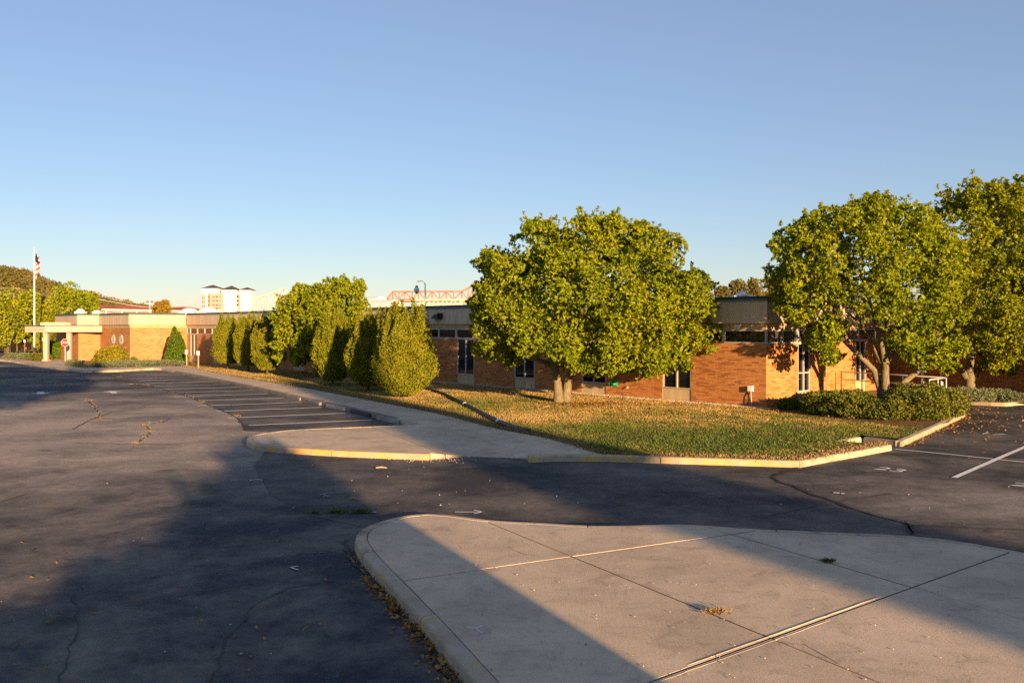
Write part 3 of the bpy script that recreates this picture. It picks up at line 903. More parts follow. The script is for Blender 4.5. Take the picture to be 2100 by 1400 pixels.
# clerestory strips
def clerestory(A, d, nrm, ts, first=None):
    for i in range(len(ts) - 1):
        g = M['glass_grey'] if first == 'grey' else M['glass']
        framed('clerestory_window', A, d, nrm, ts[i] + .002, ts[i + 1] - .002, ZT + .003, ZFZ - .003, M['alu_tan'] if first != 'grey' and i < 2 else M['alu'], g, (), (), .05, .05)
tt = [.0] + [3.43 - 1.543 + 1.5433 * k for k in range(36)]
tt = [t for t in tt if t < LEN1 - .4] + [LEN1]
clerestory(C0, E1, N1, tt)
clerestory(C0, E2, N2, [0.0, 1.05, 2.08, 3.06, 4.05], 'grey')
framed('window', C0, E2, N2, 2.08, 2.92, .60, ZT, M['alu'], M['glass'], (2.5,), (1.32,), .045)
panel('spandrel_panel', C0, E2, N2, 2.084, 2.916, ZB, .594, M['tan'], -.02)
A2 = C2 + E2 * 4.05
framed('window', A2, E2, N2, 5.95, 6.85, .6, ZT, M['alu'], M['glass'], (6.4,))
panel('spandrel_panel', A2, E2, N2, 5.954, 6.846, ZB, .594, M['tan'], -.02)
framed('window', A2, E2, N2, 8.2, 8.85, .6, ZT, M['alu'], M['glass'], ())
panel('spandrel_panel', A2, E2, N2, 8.204, 8.846, ZB, .594, M['tan'], -.02)
clerestory(A2, E2, N2, [0, 1.55, 3.1, 4.65, 6.2, 7.75, 9.35], 'grey')
# bands along every wall: frieze, fascia, copper edge
def bands(A, d, nrm, length, pan, e0=0.0, e1=0.0, frieze=True, solid=False, skip=0.0):
    if solid: panel('frieze_panel', A, d, nrm, 0.002, length - .002, ZT + .002, ZFZ, M['frieze'], .0)
    n_ = max(1, round(length / pan)); q = length / n_
    for i in range(n_):
        if frieze: panel('frieze_panel', A, d, nrm, i * q + .006, (i + 1) * q - .006, ZFZ + .003, ZF0 + .05, M['frieze'], .015, .08)
    n_ = max(1, round((length + e0 + e1) / (pan))); q = (length + e0 + e1) / n_
    for i in range(n_):
        panel('fascia_panel', A, d, nrm, -e0 + i * q + .007, -e0 + (i + 1) * q - .007, ZF0, ZF1 - .003, M['fascia'], .13, .10)
    panel('cap_flashing', A, d, nrm, -e0 - .03, length + e1 + .03, ZF1, ZF1 + .075, M['copper'], .165, .22)
    panel('cap_flashing', A, d, nrm, -e0, length + e1, ZF1 + .078, ZC, M['copper_dark'], .125, .18)
    # joint shadow gap behind the fascia panels
    panel('fascia_backing', A, d, nrm, -e0 + .03, length + e1 - .03, ZF0 + .02, ZF1 - .02, M['copper_dark'], .06, .05)
bands(C0, E1, N1, LEN1, 3.087, .13, -.16)
bands(C0, E2, N2, 4.05, 2.0, -.001, .12)
bands(CR, -N2, E2, 2.0, 2.0, -.001, -.16)
bands(A2, E2, N2, 9.35, 3.1, -.16, -.16)
bands(CI, -E1, N1, 12.0, 3.1, -.001, 0)
def bands_left():
    bands(CL, -E2, N2, 4.65, 1.55, -.16, .13)
    bands(CM, E1, N1, LM, 2.2, -.001, -.16)
    bands(CN, -E2, N2, LN, 1.15, -.16, .13)
    bands(CQ, E1, N1, 7.2, 2.4, -.001, .0)
bands_left()
outline = [C0, CR, CR - N2 * 2, CI, CI - E1 * 12, CI - E1 * 12 + Vector((14, 16, 0)), CZ + Vector((12, 18, 0)), CZ, CQ, CN, CM, CL]
MB().prism([(p.x, p.y) for p in outline], 3.80, 3.97).build('roof', M['roof'], bld)
# dark inner lining so that no light leaks behind the glass
MB().prism([(p.x, p.y) for p in [C0 - N1 * .35 - N2 * .35, C0 + E2 * 3.9 - N2 * .4, C2 + E2 * 4.3 - N2 * .5, CI - N2 * .5 - N1 * .1, CI - N1 * .4 - E1 * 12, CI - E1 * 12 + Vector((13, 15, 0)), CZ - N1 * 6, CQ - N1 * 4, CL - N1 * .4 - E1 * .8]], .14, 3.79).build('interior_lining', M['black'], bld)
panel('concrete_ledge', C0, E1, N1, 0, 26, .10, .155, M['kerb'], .16, .16)
# seals on the left wall
def seal(t, label, inner):
    p = CM + E1 * t + N1 * .012
    s = thing('wall_seal', label, 'emblem', (p.x, p.y, 2.0), 'round emblems on the entrance wall')
    s.rotation_euler = (0, 0, math.atan2(N1.y, N1.x) + math.pi / 2)
    MB().lathe((0, 0, 0), [(.40, 0), (.40, .03), (.36, .045), (.35, .03), (.02, .03)], 28, 'y').build('disc', M['seal'], s)
    for k in range(14):
        a = 2 * math.pi * k / 14
        MB().obox((.29 * math.cos(a), -.036, .29 * math.sin(a)), (math.cos(a), 0, math.sin(a)), (0, 1, 0), (-math.sin(a), 0, math.cos(a)), .03, .006, .018).build('letter_mark', M['seal_dark'], s)
    b = MB()
    if inner == 0:
        b.obox((0, -.036, -.02), (1, 0, 0), (0, 1, 0), (0, 0, 1), .055, .008, .15)
        b.obox((0, -.036, .14), (1, 0, 0), (0, 1, 0), (0, 0, 1), .03, .008, .04)
    else:
        b.obox((-.05, -.036, .02), (1, 0, .35), (0, 1, 0), (-.35, 0, 1), .03, .008, .14)
        b.obox((.06, -.036, -.02), (1, 0, -.3), (0, 1, 0), (.3, 0, 1), .03, .008, .11)
        b.obox((0, -.036, -.12), (1, 0, 0), (0, 1, 0), (0, 0, 1), .12, .007, .02)
    b.build('emblem', M['seal_dark'], s)
seal(4.2, 'round metal emblem on the brick wall nearer the entrance canopy', 0)
seal(2.1, 'round metal emblem on the brick wall nearer the building corner', 1)

# fittings on the building -------------------------------------------------
def on_wall(A, d, nrm, t, z, out): 
    p = A + d * t + nrm * out
    return Vector((p.x, p.y, z))
ang1 = math.atan2(E1.y, E1.x) + math.pi
lb = thing('gooseneck_lamp', 'tall grey gooseneck lamp with globe fixed to the fascia', 'lamp', on_wall(C0, E1, N1, 21.3, 3.3, .13), rz=ang1)
# local frame: x to the right along the wall, -y outward
MB().obox((0, -.06, .25), (1, 0, 0), (0, 1, 0), (0, 0, 1), .12, .055, .20).build('junction_box', M['galv'], lb)
pole = [(0, -.14, -.3), (0, -.14, .1), (0, -.14, 2.0)]
arc = [(-.28 + .28 * math.cos(a), -.14, 2.0 + .28 * math.sin(a)) for a in np.linspace(0, math.pi / 2, 7)]
arc2 = [(-.62 + .2 * math.cos(a), -.14 - .0, 2.08 + .2 * math.sin(a)) for a in np.linspace(math.pi / 2, math.pi, 6)]
MB().tube([*pole, *arc[1:], *arc2, (-.82, -.14, 2.0)], .032, 10).build('pole', M['galv'], lb, True)
MB().lathe((-.82, -.14, 1.91), [(.05, .13), (.09, .08), (.09, .04)], 14).build('collar', M['black'], lb, True)
MB().lathe((-.82, -.14, 1.80), [(.01, -.155), (.08, -.14), (.13, -.09), (.155, 0), (.135, .08), (.09, .135)], 16).build('globe', M['white'], lb, True)
MB().lathe((-.82, -.14, 1.65), [(.01, -.06), (.07, -.03), (.1, .02)], 14).build('lower_cap', M['black'], lb, True)

fl = thing('flood_light', 'dark box flood light on the fascia beside the leaning globe lamp', 'flood light', on_wall(C0, E1, N1, 20.2, 3.62, .13), rz=ang1)
MB().obox((0.2, -.10, .03), (1, 0, 0), (0, 1, 0), (0, 0, 1), .13, .10, .16).build('bracket', M['navy'], fl)
MB().add([(-.38, -.30, -.13), (.22, -.30, -.15), (.22, -.02, -.13), (-.38, -.02, -.11), (-.32, -.26, .0), (.22, -.30, .15), (.22, -.02, .15), (-.32, -.02, .02), (0, -.3, .12), (0, -.02, .12)],
         [(0, 3, 2, 1), (0, 1, 5, 8, 4), (3, 7, 9, 6, 2), (4, 8, 9, 7), (8, 5, 6, 9), (0, 4, 7, 3), (1, 2, 6, 5)]).build('housing', M['navy'], fl)

sp = thing('bell_light', 'small white bell-shaped light under the fascia near the building corner', 'light', on_wall(C0, E1, N1, 1.02, 3.12, .02), rz=ang1)
MB().tube([(0, 0, .05), (.0, -.10, .06), (0, -.16, .0)], .025, 8).build('arm', M['white'], sp, True)
h = MB().lathe((0, 0, 0), [(.045, 0), (.055, .06), (.08, .12), (.13, .18), (.128, .185), (.07, .13), (.03, .08)], 18, 'y').build('shade', M['white'], sp, True)
h.location = (0, -.12, 0); h.rotation_euler = (R(25), 0, R(-25))
h2 = MB().lathe((0, 0, 0), [(.01, .09), (.045, .10), (.05, .14), (.02, .17)], 12, 'y').build('bulb', M['alu'], sp, True)
h2.location = h.location; h2.rotation_euler = h.rotation_euler

ub = thing('utility_box', 'small white utility box on the brick wall beside the corner', 'utility box', on_wall(C0, E1, N1, .62, .80, .01), rz=ang1)
MB().obox((0, -.06, 0), (1, 0, 0), (0, 1, 0), (0, 0, 1), .085, .06, .095).build('housing', M['white'], ub)
MB().obox((0, -.124, 0), (1, 0, 0), (0, 1, 0), (0, 0, 1), .09, .006, .10).build('cover', M['white'], ub)
MB().tube([(.0, -.05, -.09), (.01, -.04, -.3), (.03, -.03, -.69)], .012, 6).build('conduit', M['galv'], ub)
MB().tube([(-.03, -.05, -.09), (-.12, -.06, -.35), (-.16, -.05, -.69)], .013, 6).build('cable', M['black'], ub)

gb = thing('hose_holder', 'green plastic hose holder on the brick wall right of the trunk', 'hose holder', on_wall(C0, E1, N1, 7.55, .62, .01), rz=ang1)
arcp = [(.13 * math.cos(a), .13 * math.sin(a)) for a in np.linspace(0, math.pi, 9)]
m = MB()
for (r0, r1) in ((.075, .13),):
    vs = []
    for a in np.linspace(-.15, math.pi + .15, 12):
        for r in (r0, r1):
            for y in (-.02, -.26): vs.append((r * 1.15 * math.cos(a), y, r * math.sin(a)))
    fs = []
    for i in range(11):
        b = i * 4
        fs += [(b, b + 1, b + 5, b + 4), (b + 2, b + 6, b + 7, b + 3), (b, b + 4, b + 6, b + 2), (b + 1, b + 3, b + 7, b + 5)]
    fs += [(0, 2, 3, 1), (44, 45, 47, 46)]
    m.add(vs, fs)
m.build('saddle', M['green_plastic'], gb)
MB().obox((0, -.012, .03), (1, 0, 0), (0, 1, 0), (0, 0, 1), .17, .011, .13).build('back_plate', M['green_plastic'], gb)
fc = thing('wall_faucet', 'small hose tap low on the brick wall right of the green holder', 'faucet', on_wall(C0, E1, N1, 6.75, .52, .01), rz=ang1)
MB().tube([(0, 0, 0), (0, -.07, 0), (0, -.10, -.05)], .018, 8).build('spout', M['galv'], fc)
MB().lathe((0, -.06, .05), [(.035, 0), (.035, .012)], 10).build('handle', M['alu'], fc)
MB().tube([(0, -.06, 0), (0, -.06, .05)], .008, 6).build('stem', M['galv'], fc)

# roof fittings
def dome(px, Y, y0, rx, h, label, squash=1.0):
    p = D(px, Y, y0)
    d = thing('roof_skylight', label, 'skylight', (p.x, p.y, 3.97), 'white skylights on the roof')
    zt = 3.97
    MB().box(-rx * .95, rx * .95, -rx * .95, rx * .95, 0, max(.1, p.z - zt)).build('kerb_box', M['white'], d)
    b = max(.1, p.z - zt)
    MB().lathe((0, 0, b), [(rx, 0), (rx * .95, h * .3), (rx * .75, h * .65), (rx * .4, h * .92), (.02, h)], 18).build('dome', M['white'], d, True)
dome(165, 92, 639.5, .45, .35, 'small white dome skylight at the left end of the roof')
dome(199, 94, 639, .38, .16, 'low flat white skylight right of the small left dome')
dome(426, 84, 639.5, .85, .48, 'large white dome skylight on the roof in front of the hotel')
dome(388, 92, 639.5, .85, .42, 'white dome skylight just left of the large one')
dome(452, 84, 639, .5, .2, 'low white skylight right of the large dome')
rv = D(1522, 44, 606)
v = thing('roof_ventilator', 'white roof ventilator with pointed cap above the copper edge', 'ventilator', (rv.x, rv.y, 3.97))
MB().box(-.5, .5, -.45, .45, 0, .62).build('base', M['white'], v)
MB().lathe((0, 0, .62), [(.5, 0), (.3, .06), (.12, .16), (.05, .24), (.05, .30), (.01, .33)], 16).build('cap', M['white'], v, True)
v2 = D(1462, 50, 610)
v = thing('vent_pipe', 'small grey vent cone on the roof right of the big round tree', 'vent', (v2.x, v2.y, 3.97))
MB().lathe((0, 0, 0), [(.22, 0), (.2, .55), (.03, 1.05)], 12).build('cone', M['galv'], v)

# ---- entrance canopy
p0 = Vector(((93 - 1050) / F * 77.2, 77.2, 0)); pe = CM + E1 * 6.5 + N1 * .25
can = thing('entrance_canopy', 'pale entrance canopy with arched edge on two square columns', 'canopy')
fd = (Vector((pe.x, pe.y, 0)) - p0); fl_ = fd.length; fd.normalize()
fnm = Vector((fd.y, -fd.x, 0))
zc0, zc1 = 2.60, 3.13
b = MB().obox((p0 + fd * fl_ / 2) + Vector((0, 0, (zc0 + zc1) / 2)), fd, fnm, (0, 0, 1), fl_ / 2, .18, (zc1 - zc0) / 2).build('front_beam', M['white_wall'], can)
sd = Vector((-.93, .37, 0)).normalized()
# side beam with barrel-vault arches cut in its lower edge
mb = MB(); Ls = 2.5; nA = 3
prof = [(0, zc1), (Ls, zc1), (Ls, zc0)]
for k in range(nA):
    c = Ls - .38 - k * .78
    for a in np.linspace(0, math.pi, 9): prof.append((c + .25 * math.cos(a), zc0 + .25 * math.sin(a)))
prof.append((0, zc0))
o1 = p0 - fnm * .19
f1 = [(o1 + sd * t) + Vector((0, 0, z)) for t, z in prof]; f2 = [p + Vector((.25, .2, 0)) for p in f1]
n_ = len(f1)
me = MB().add(f1 + f2, [tuple(range(n_)), tuple(range(2 * n_ - 1, n_ - 1, -1))] + [(i, i + n_, (i + 1) % n_ + n_, (i + 1) % n_) for i in range(n_)]).build('side_beam', M['white_wall'], can)
top = [p0, p0 + fd * fl_, p0 + fd * fl_ + E1 * 5, p0 + sd * 2.5 + E1 * 5, p0 + sd * 2.5]
MB().prism([(p.x, p.y) for p in top], zc1 + .004, zc1 + .07).build('roof_deck', M['copper_dark'], can)
ub_ = p0 + fd * .1 + E1 * .5
MB().obox(p0 + fd * 1.1 + E1 * 1.0 + Vector((0, 0, 3.30)), fd, fnm, (0, 0, 1), 1.1, .5, .14).build('upper_box', M['fascia'], can)
for px, bt, ht, lab in ((95, 739.8, zc0, 1), (146.5, 739.3, 3.42, 2)):
    g = G(px, bt, .13)
    if lab == 2: g = g - Vector((0, .35, 0))
    MB().box(g.x - .175, g.x + .175, g.y - .175, g.y + .175, .12, ht).build('column', M['white_wall'], can)
    MB().box(g.x - .26, g.x + .26, g.y - .26, g.y + .26, .12, .22).build('column_base', M['kerb'], can)

# stop sign
s0 = G(141, 742, .13)
ss = thing('stop_sign', 'red octagonal STOP sign on a post in front of the canopy column', 'stop sign', (s0.x, s0.y - .6, .13))
MB().tube([(0, 0, 0), (0, 0, 1.95)], .03, 8).build('post', M['galv'], ss)
oc = [(.335 * math.cos(R(22.5 + 45 * k)), .335 * math.sin(R(22.5 + 45 * k))) for k in range(8)]
def octa(r, y0, y1):
    vs = [(r * c[0] / .335, y0, 1.62 + r * c[1] / .335) for c in oc] + [(r * c[0] / .335, y1, 1.62 + r * c[1] / .335) for c in oc]
    return MB().add(vs, [tuple(range(8)), tuple(range(15, 7, -1))] + [(i, i + 8, (i + 1) % 8 + 8, (i + 1) % 8) for i in range(8)])
octa(.335, -.034, -.04).build('border', M['white'], ss)
octa(.315, -.0425, -.046).build('face', M['red'], ss)
tm = link('lettering', text_mesh('STOP', .27, .002), M['white'], ss)
tm.location = (0, -.0525, 1.62); tm.rotation_euler = (R(90), 0, 0)

# flagpole and flag
f0 = D(70.5, 96)
fp = thing('flagpole', 'tall white flagpole rising left of the entrance canopy', 'flagpole', (f0.x, f0.y, .1))
MB().tube([(0, 0, 0), (0, 0, 5), (0, 0, 11.2)], [.10, .08, .05], 10).build('pole', M['white'], fp, True)
MB().lathe((0, 0, 11.2), [(.03, 0), (.12, .06), (.13, .12), (.08, .2), (.02, .26)], 12).build('finial', M['galv'], fp, True)
fg = thing('flag', 'limp red white and blue striped flag hanging from the flagpole', 'flag', (f0.x, f0.y, 8.3))
def flag_cloth():
    nx, nz = 16, 40
    vs, fs, ms = [], [], []
    for j in range(nz + 1):
        z = 2.6 * (1 - j / nz)
        wd = .15 + .35 * math.sin(math.pi * min(1, j / nz * .9 + .1))
        for i in range(nx + 1):
            t = i / nx
            vs.append((.08 + wd * t + .03 * math.sin(j * .5), .14 * math.sin(t * 13 + j * .12) * (t + .2), z - .25 * t))
    for j in range(nz):
        for i in range(nx):
            a = j * (nx + 1) + i
            fs.append((a, a + 1, a + nx + 2, a + nx + 1))
            st = int((i * .75 + j * .55))
            ms.append(2 if j < 15 and i < 14 else (0 if (st // 2) % 2 == 0 else 1))
    me = bpy.data.meshes.new('cloth'); me.from_pydata(vs, [], fs); me.polygons.foreach_set('material_index', ms)
    return link('cloth', me, [M['flagred'], M['flagwhite'], M['flagblue']], fg)
flag_cloth()

# parking sign posts
def sign_post(px, py, h, label, face='front', mat='wood', dx=0.0):
    p = G(px, py, .13)
    t = thing('parking_sign', label, 'sign', (p.x, p.y, .13), 'small parking signs on posts')
    MB().box(-.035, .035, -.035, .035, 0, h).build('post', M[mat], t)
    MB().box(-.10 + dx, .10 + dx, -.085, -.06, h - .30, h).build('plate', M['white'], t)
    MB().box(-.07 + dx, .07 + dx, -.089, -.087, h - .14, h - .11).build('print', M['bluegrey'], t)
    MB().box(-.05 + dx, .05 + dx, -.089, -.087, h - .23, h - .20).build('print', M['bluegrey'], t)
sign_post(383, 750.3, 1.2, 'small white parking sign on a wooden post beside the pointed evergreen')
sign_post(407, 756.2, 1.25, 'small white parking sign on a wooden post nearest the rounded trees')
sign_post(35, 720.6, 1.5, 'small white sign on a thin post left of the flagpole', mat='polewood')
sign_post(51, 721, 1.4, 'small white sign on a thin post nearest the flagpole', mat='polewood')
sign_post(89.5, 722, 1.6, 'small white sign on a thin post seen left of the canopy column', mat='polewood')

# wheel stops
ORD = ['first', 'second', 'third', 'fourth', 'fifth', 'sixth', 'seventh', 'eighth', 'ninth', 'tenth', 'eleventh', 'twelfth', 'thirteenth', 'fourteenth']
ws_prof = [(-.09, 0), (-.085, .06), (-.055, .125), (.055, .125), (.085, .06), (.09, 0)]
def stop_mesh():
    m = MB(); n = len(ws_prof); vs = []
    for x, k in ((-.92, .8), (-.88, 1), (.88, 1), (.92, .8)):
        vs += [(x, a * k, b * (k if b > 0 else 1)) for a, b in ws_prof]
    fs = [(i * n + k, i * n + (k + 1) % n, (i + 1) * n + (k + 1) % n, (i + 1) * n + k) for i in range(3) for k in range(n)]
    return m.add(vs, fs + [tuple(range(n)), tuple(3 * n + k for k in range(n - 1, -1, -1))])
wm = stop_mesh().mesh('wheel_stop'); wm.materials.append(M['stop'])
wm2 = stop_mesh().mesh('wheel_stop'); wm2.materials.append(M['bluestop'])
for k in range(14):
    o = bpy.data.objects.new('wheel_stop', wm2 if k == 1 else wm)
    COL.objects.link(o)
    c = Vector((-4.0, 29.35, 0)) + SV * k
    o.location = (c.x, c.y, .0005); o.rotation_euler = (0, 0, math.atan2(SV.y, SV.x) + random.uniform(-.04, .04))
    col = 'dark painted' if k == 1 else 'grey concrete'
    tag(o, f'{col} wheel stop, {ORD[k]} from the concrete peninsula', 'wheel stop', 'wheel stops along the sidewalk')

# ramp handrail
hr = thing('ramp_handrail', 'pale metal ramp handrail behind the shrubs and forked tree', 'handrail')
ra, rb, rc = Vector((14.45, 39.6, 0)), Vector((16.7, 34.7, 0)), Vector((15.45, 33.4, 0))
for z in (1.12, .78):
    MB().tube([ra + Vector((0, 0, z)), rb + Vector((0, 0, z))], .025, 8).build('rail', M['rail'], hr, True)
    MB().tube([rb + Vector((0, 0, z)), rc + Vector((0, 0, z))], .025, 8).build('rail', M['rail'], hr, True)
for t in (0, .22, .44, .62, .8, 1.0):
    p = ra.lerp(rb, t)
    MB().tube([(p.x, p.y, .13), (p.x, p.y, 1.12)], .027, 8).build('post', M['rail'], hr, True)
for t in (.5, 1.0):
    p = rb.lerp(rc, t)
    MB().tube([(p.x, p.y, .13), (p.x, p.y, 1.12)], .027, 8).build('post', M['rail'], hr, True)
for px, Y in ((1892, 40.2), (1931, 39.4)):
    p = D(px, Y)
    t = thing('canopy_post', 'thin grey steel post left of the two at the ramp' if px < 1900 else 'thin grey steel post right of the two at the ramp', 'post', (p.x, p.y, .13), 'steel posts by the ramp')
    MB().box(-.045, .045, -.045, .045, 0, 2.4).build('shaft', M['galv'], t)
    MB().box(-.1, .1, -.1, .1, 0, .015).build('foot_plate', M['galv'], t)

# drain pipe on the lawn
dp = thing('drain_pipe', 'black corrugated drain pipe lying across the lawn', 'pipe')
path = dens([G(x, y, .17) for x, y in [(862, 795), (880, 798), (905, 806), (940, 822), (985, 845), (1030, 867), (1060, 878), (1085, 884)]], .12)
MB().tube(path, [.075 if i % 2 else .066 for i in range(len(path))], 10).build('pipe', M['black'], dp, True)
for q in (.50, .84):
    i = int(len(path) * q)
    MB().tube(path[i:i + 3], .084, 10).build('coupling', M['galv'], dp, True)

# ------------------------------------------------------------------ trees
def limb(m, a, b, r0, r1, bend=.15, n=6, seg=5):
    a, b = Vector(a), Vector(b)
    L = (b - a).length
    off = Vector((random.gauss(0, 1), random.gauss(0, 1), random.gauss(0, .4))) * bend * L * .3
    pts = [a.lerp(b, i / seg) + off * math.sin(math.pi * i / seg) + Vector((0, 0, .12 * L * math.sin(math.pi * i / seg))) for i in range(seg + 1)]
    m.tube(pts, [r0 + (r1 - r0) * i / seg for i in range(seg + 1)], n)
    return pts
def crown_tree(name, label, group, base, lobes, Y, ry, nros, L, W, mat, stems, limbs, barkmat, nleaf=7, skip=.62, seed=1, ctr=None):
    """lobes: (photo x, photo y, radius px) at distance Y, given depth by an ellipsoid"""
    rng = np.random.default_rng(seed); random.seed(seed)
    t = thing(name, label, 'tree', base, group)
    k = Y / F
    LB = []
    xs = [l[0] for l in lobes]; ys = [l[1] for l in lobes]
    cx, cy = (min(xs) + max(xs)) / 2, (min(ys) + max(ys)) / 2
    hx, hy = (max(xs) - min(xs)) / 2 + 25, (max(ys) - min(ys)) / 2 + 25
    for (x, y, r) in lobes:
        q = D(x, Y, y)
        d = math.sqrt(max(0.0, 1 - ((x - cx) / hx) ** 2 - ((y - cy) / hy) ** 2))
        offs = [-d * ry, d * ry] if d * ry > r * k * .8 else [random.uniform(-.4, .4) * r * k]
        if d * ry > r * k * 2.2: offs += [-d * ry * .35]
        for i, oy in enumerate(offs):
            yy = Y + oy + random.gauss(0, .15)
            q = D(x, yy, y)
            LB.append((q.x + random.gauss(0, .10), yy, q.z + random.gauss(0, .06), r * k * (yy / Y) * random.uniform(.92, 1.05)))
    LB = np.array(LB)
    # every lobe is a handful of leafy branch ends with gaps between them
    SB = []
    for (x, y, z, r) in LB:
        ns = int(5 + 9 * min(1, r / 1.2))
        for o in rand_unit(ns, rng):
            o[2] = o[2] * .9 + .12
            q = rng.uniform(.55, .86)
            SB.append((x + o[0] * r * q, y + o[1] * r * q, z + o[2] * r * q, max(.16, r * rng.uniform(.26, .44)), o[0], o[1], o[2]))
    SB = np.array(SB)
    dd = np.linalg.norm(SB[:, None, :3] - LB[None, :, :3], axis=2) / LB[None, :, 3]
    SB = SB[dd.min(1) > .5]
    cnt = (nros * SB[:, 3] ** 2 / (SB[:, 3] ** 2).sum()).astype(int) + 3
    Ps, Os = [], []
    for (x, y, z, r, ox, oy, oz), c in zip(SB, cnt):
        o = unit(rand_unit(c, rng) + np.array([[ox, oy, oz + .2]]) * .75)
        rr = r * (1 - .35 * rng.random((c, 1)) ** 1.6)
        Ps.append(np.array([[x, y, z]]) + o * rr * np.array([[1, 1, .85]])); Os.append(o)
    # stray sprigs that break the outline
    pick = rng.integers(0, len(SB), nros // 14)
    so_ = unit(SB[pick, 4:7] + np.array([[0, 0, .5]]) + rng.normal(0, .3, (len(pick), 3)))
    tl_ = rng.uniform(.9, 1.9, (len(pick), 1))
    for q in (.75, .9, 1.0):
        Ps.append(SB[pick, :3] + so_ * SB[pick, 3:4] * tl_ * q); Os.append(so_)
    P = np.concatenate(Ps); O = np.concatenate(Os)
    O = unit(O + np.array([[0, 0, .2]]) + rng.normal(0, .22, O.shape))
    V = leaves(P, O, L, W, rng, (.45, 1.25), nleaf)
    # sparse inner leaves that close the view through the crown
    ni = nros // 3
    pick = rng.integers(0, len(LB), ni)
    Pi = LB[pick, :3] + rand_unit(ni, rng) * LB[pick, 3:4] * .75 * rng.random((ni, 1)) ** .5
    V = np.concatenate([V, leaves(Pi, rand_unit(ni, rng), L * 1.3, W * 1.7, rng, (.3, 1.3), 3)])
    # loose sprigs just outside the lobes
    V -= np.array(base)[None, None, :]
    np_quads('crown', V, mat, t)
    m = MB()
    b = Vector(base)
    for st in stems:
        pts = [Vector(p) - b for p, r in st]
        m.tube(pts, [r * .74 for p, r in st], 10)
    for a, bb, r0, r1 in limbs:
        pts = limb(m, Vector(a) - b, Vector(bb) - b, r0, r1)
        for _ in range(4):
            i = random.randint(2, 4)
            tip = pts[i] + Vector((random.gauss(0, .8), random.gauss(0, .8), random.uniform(.2, 1.1)))
            limb(m, pts[i], tip, r0 * .35, .012, n=5, seg=4)
    m.build('trunk', barkmat, t, True)
    return t, LB

# big round tree on the lawn
B1 = G(1152, 825, .12)
lob1 = [(1040, 558, 52), (1000, 545, 26), (1110, 515, 58), (1190, 507, 60), (1262, 498, 54), (1335, 528, 56), (1385, 590, 46), (1412, 598, 44), (1432, 630, 36), (1440, 690, 36), (1400, 705, 46), (1330, 650, 70), (1250, 600, 80), (1150, 610, 80),
        (1060, 625, 62), (1002, 680, 36), (1008, 600, 34), (1080, 690, 52), (1170, 700, 58), (1260, 712, 54), (1335, 728, 44), (1400, 738, 26), (1186, 742, 28), (1232, 745, 32), (1166, 734, 24), (1022, 728, 30), (990, 722, 14), (1048, 738, 20), (1256, 462, 17), (1105, 470, 16), (1215, 470, 18), (990, 650, 24), (1290, 745, 28), (1340, 755, 20), (1310, 480, 22), (985, 620, 18)]
k1 = 35.0 / F
bx, by = B1.x, B1.y
st1 = [[((bx - .12, by, .05), .34), ((bx - .13, by, .35), .26), ((bx - .17, by, .9), .22), ((bx - .3, by - .1, 1.6), .20), ((bx - .7, by - .1, 2.6), .15), ((bx - .9, by, 3.8), .09)],
       [((bx + .16, by + .05, .05), .33), ((bx + .18, by + .05, .4), .25), ((bx + .27, by + .1, 1.0), .22), ((bx + .6, by + .1, 1.9), .19), ((bx + 1.2, by, 3.0), .13), ((bx + 1.6, by, 4.2), .08)]]
lm1 = [((bx - .3, by, 1.5), D(1030, 35, 735), .10, .03), ((bx - .4, by, 1.9), D(1010, 34, 650), .10, .03), ((bx - .6, by, 2.5), D(1060, 36, 560), .1, .02), ((bx + .4, by, 1.5), D(1310, 34, 735), .11, .03),
       ((bx + .7, by, 2.2), D(1420, 35, 690), .11, .03), ((bx + 1.0, by, 2.7), D(1390, 36, 600), .10, .02), ((bx + 1.3, by, 3.2), D(1300, 35, 510), .09, .02), ((bx - .7, by, 2.9), D(1180, 35, 500), .09, .02), ((bx + .2, by, 1.8), D(1200, 32, 640), .09, .02)]
T1, _ = crown_tree('broadleaf_tree', 'big round green tree standing alone in the middle of the lawn', 'broadleaf trees by the school', B1, lob1, 35.0, 3.5, 24000, .125, .029, M['leaf'], st1, lm1, M['bark'], 7, .60, 21)

# forked tree in the shrub bed, and the taller one at the right edge
Y2 = 32.6
bx, by = (1818 - 1050) / F * Y2, Y2
lob2 = [(1620, 522, 40), (1602, 568, 32), (1660, 488, 38), (1705, 468, 42), (1690, 540, 56), (1640, 592, 44), (1615, 630, 26), (1765, 455, 44), (1822, 440, 40), (1868, 452, 42), (1785, 530, 66), (1862, 530, 66), (1915, 545, 46), (1935, 515, 40), (1942, 590, 42), (1900, 482, 34), (1705, 600, 46), (1640, 640, 26), (1682, 690, 34), (1712, 668, 28),
        (1790, 612, 54), (1868, 622, 62), (1925, 640, 46), (1862, 690, 40), (1912, 712, 42), (1955, 702, 24), (1885, 735, 28), (1935, 745, 20), (1700, 728, 16), (1605, 600, 22), (1640, 480, 16), (1790, 425, 16)]
st2 = [[((bx, by, .05), .27), ((bx - .02, by, .6), .21), ((bx - .05, by, 1.25), .19), ((bx - .02, by, 2.0), .16), ((bx + .1, by, 3.2), .12), ((bx + .2, by, 4.6), .07)],
       [((bx + .1, by, .25), .19), ((bx + .3, by - .02, .65), .17), ((bx + .65, by, 1.1), .155), ((bx + 1.1, by, 1.45), .12), ((bx + 1.6, by, 2.1), .08)],
       [((bx - .12, by + .15, .05), .2), ((bx - .14, by + .2, .8), .17), ((bx - .35, by + .25, 1.5), .15), ((bx - .9, by + .25, 2.05), .12), ((bx - 1.6, by + .2, 2.7), .09)]]
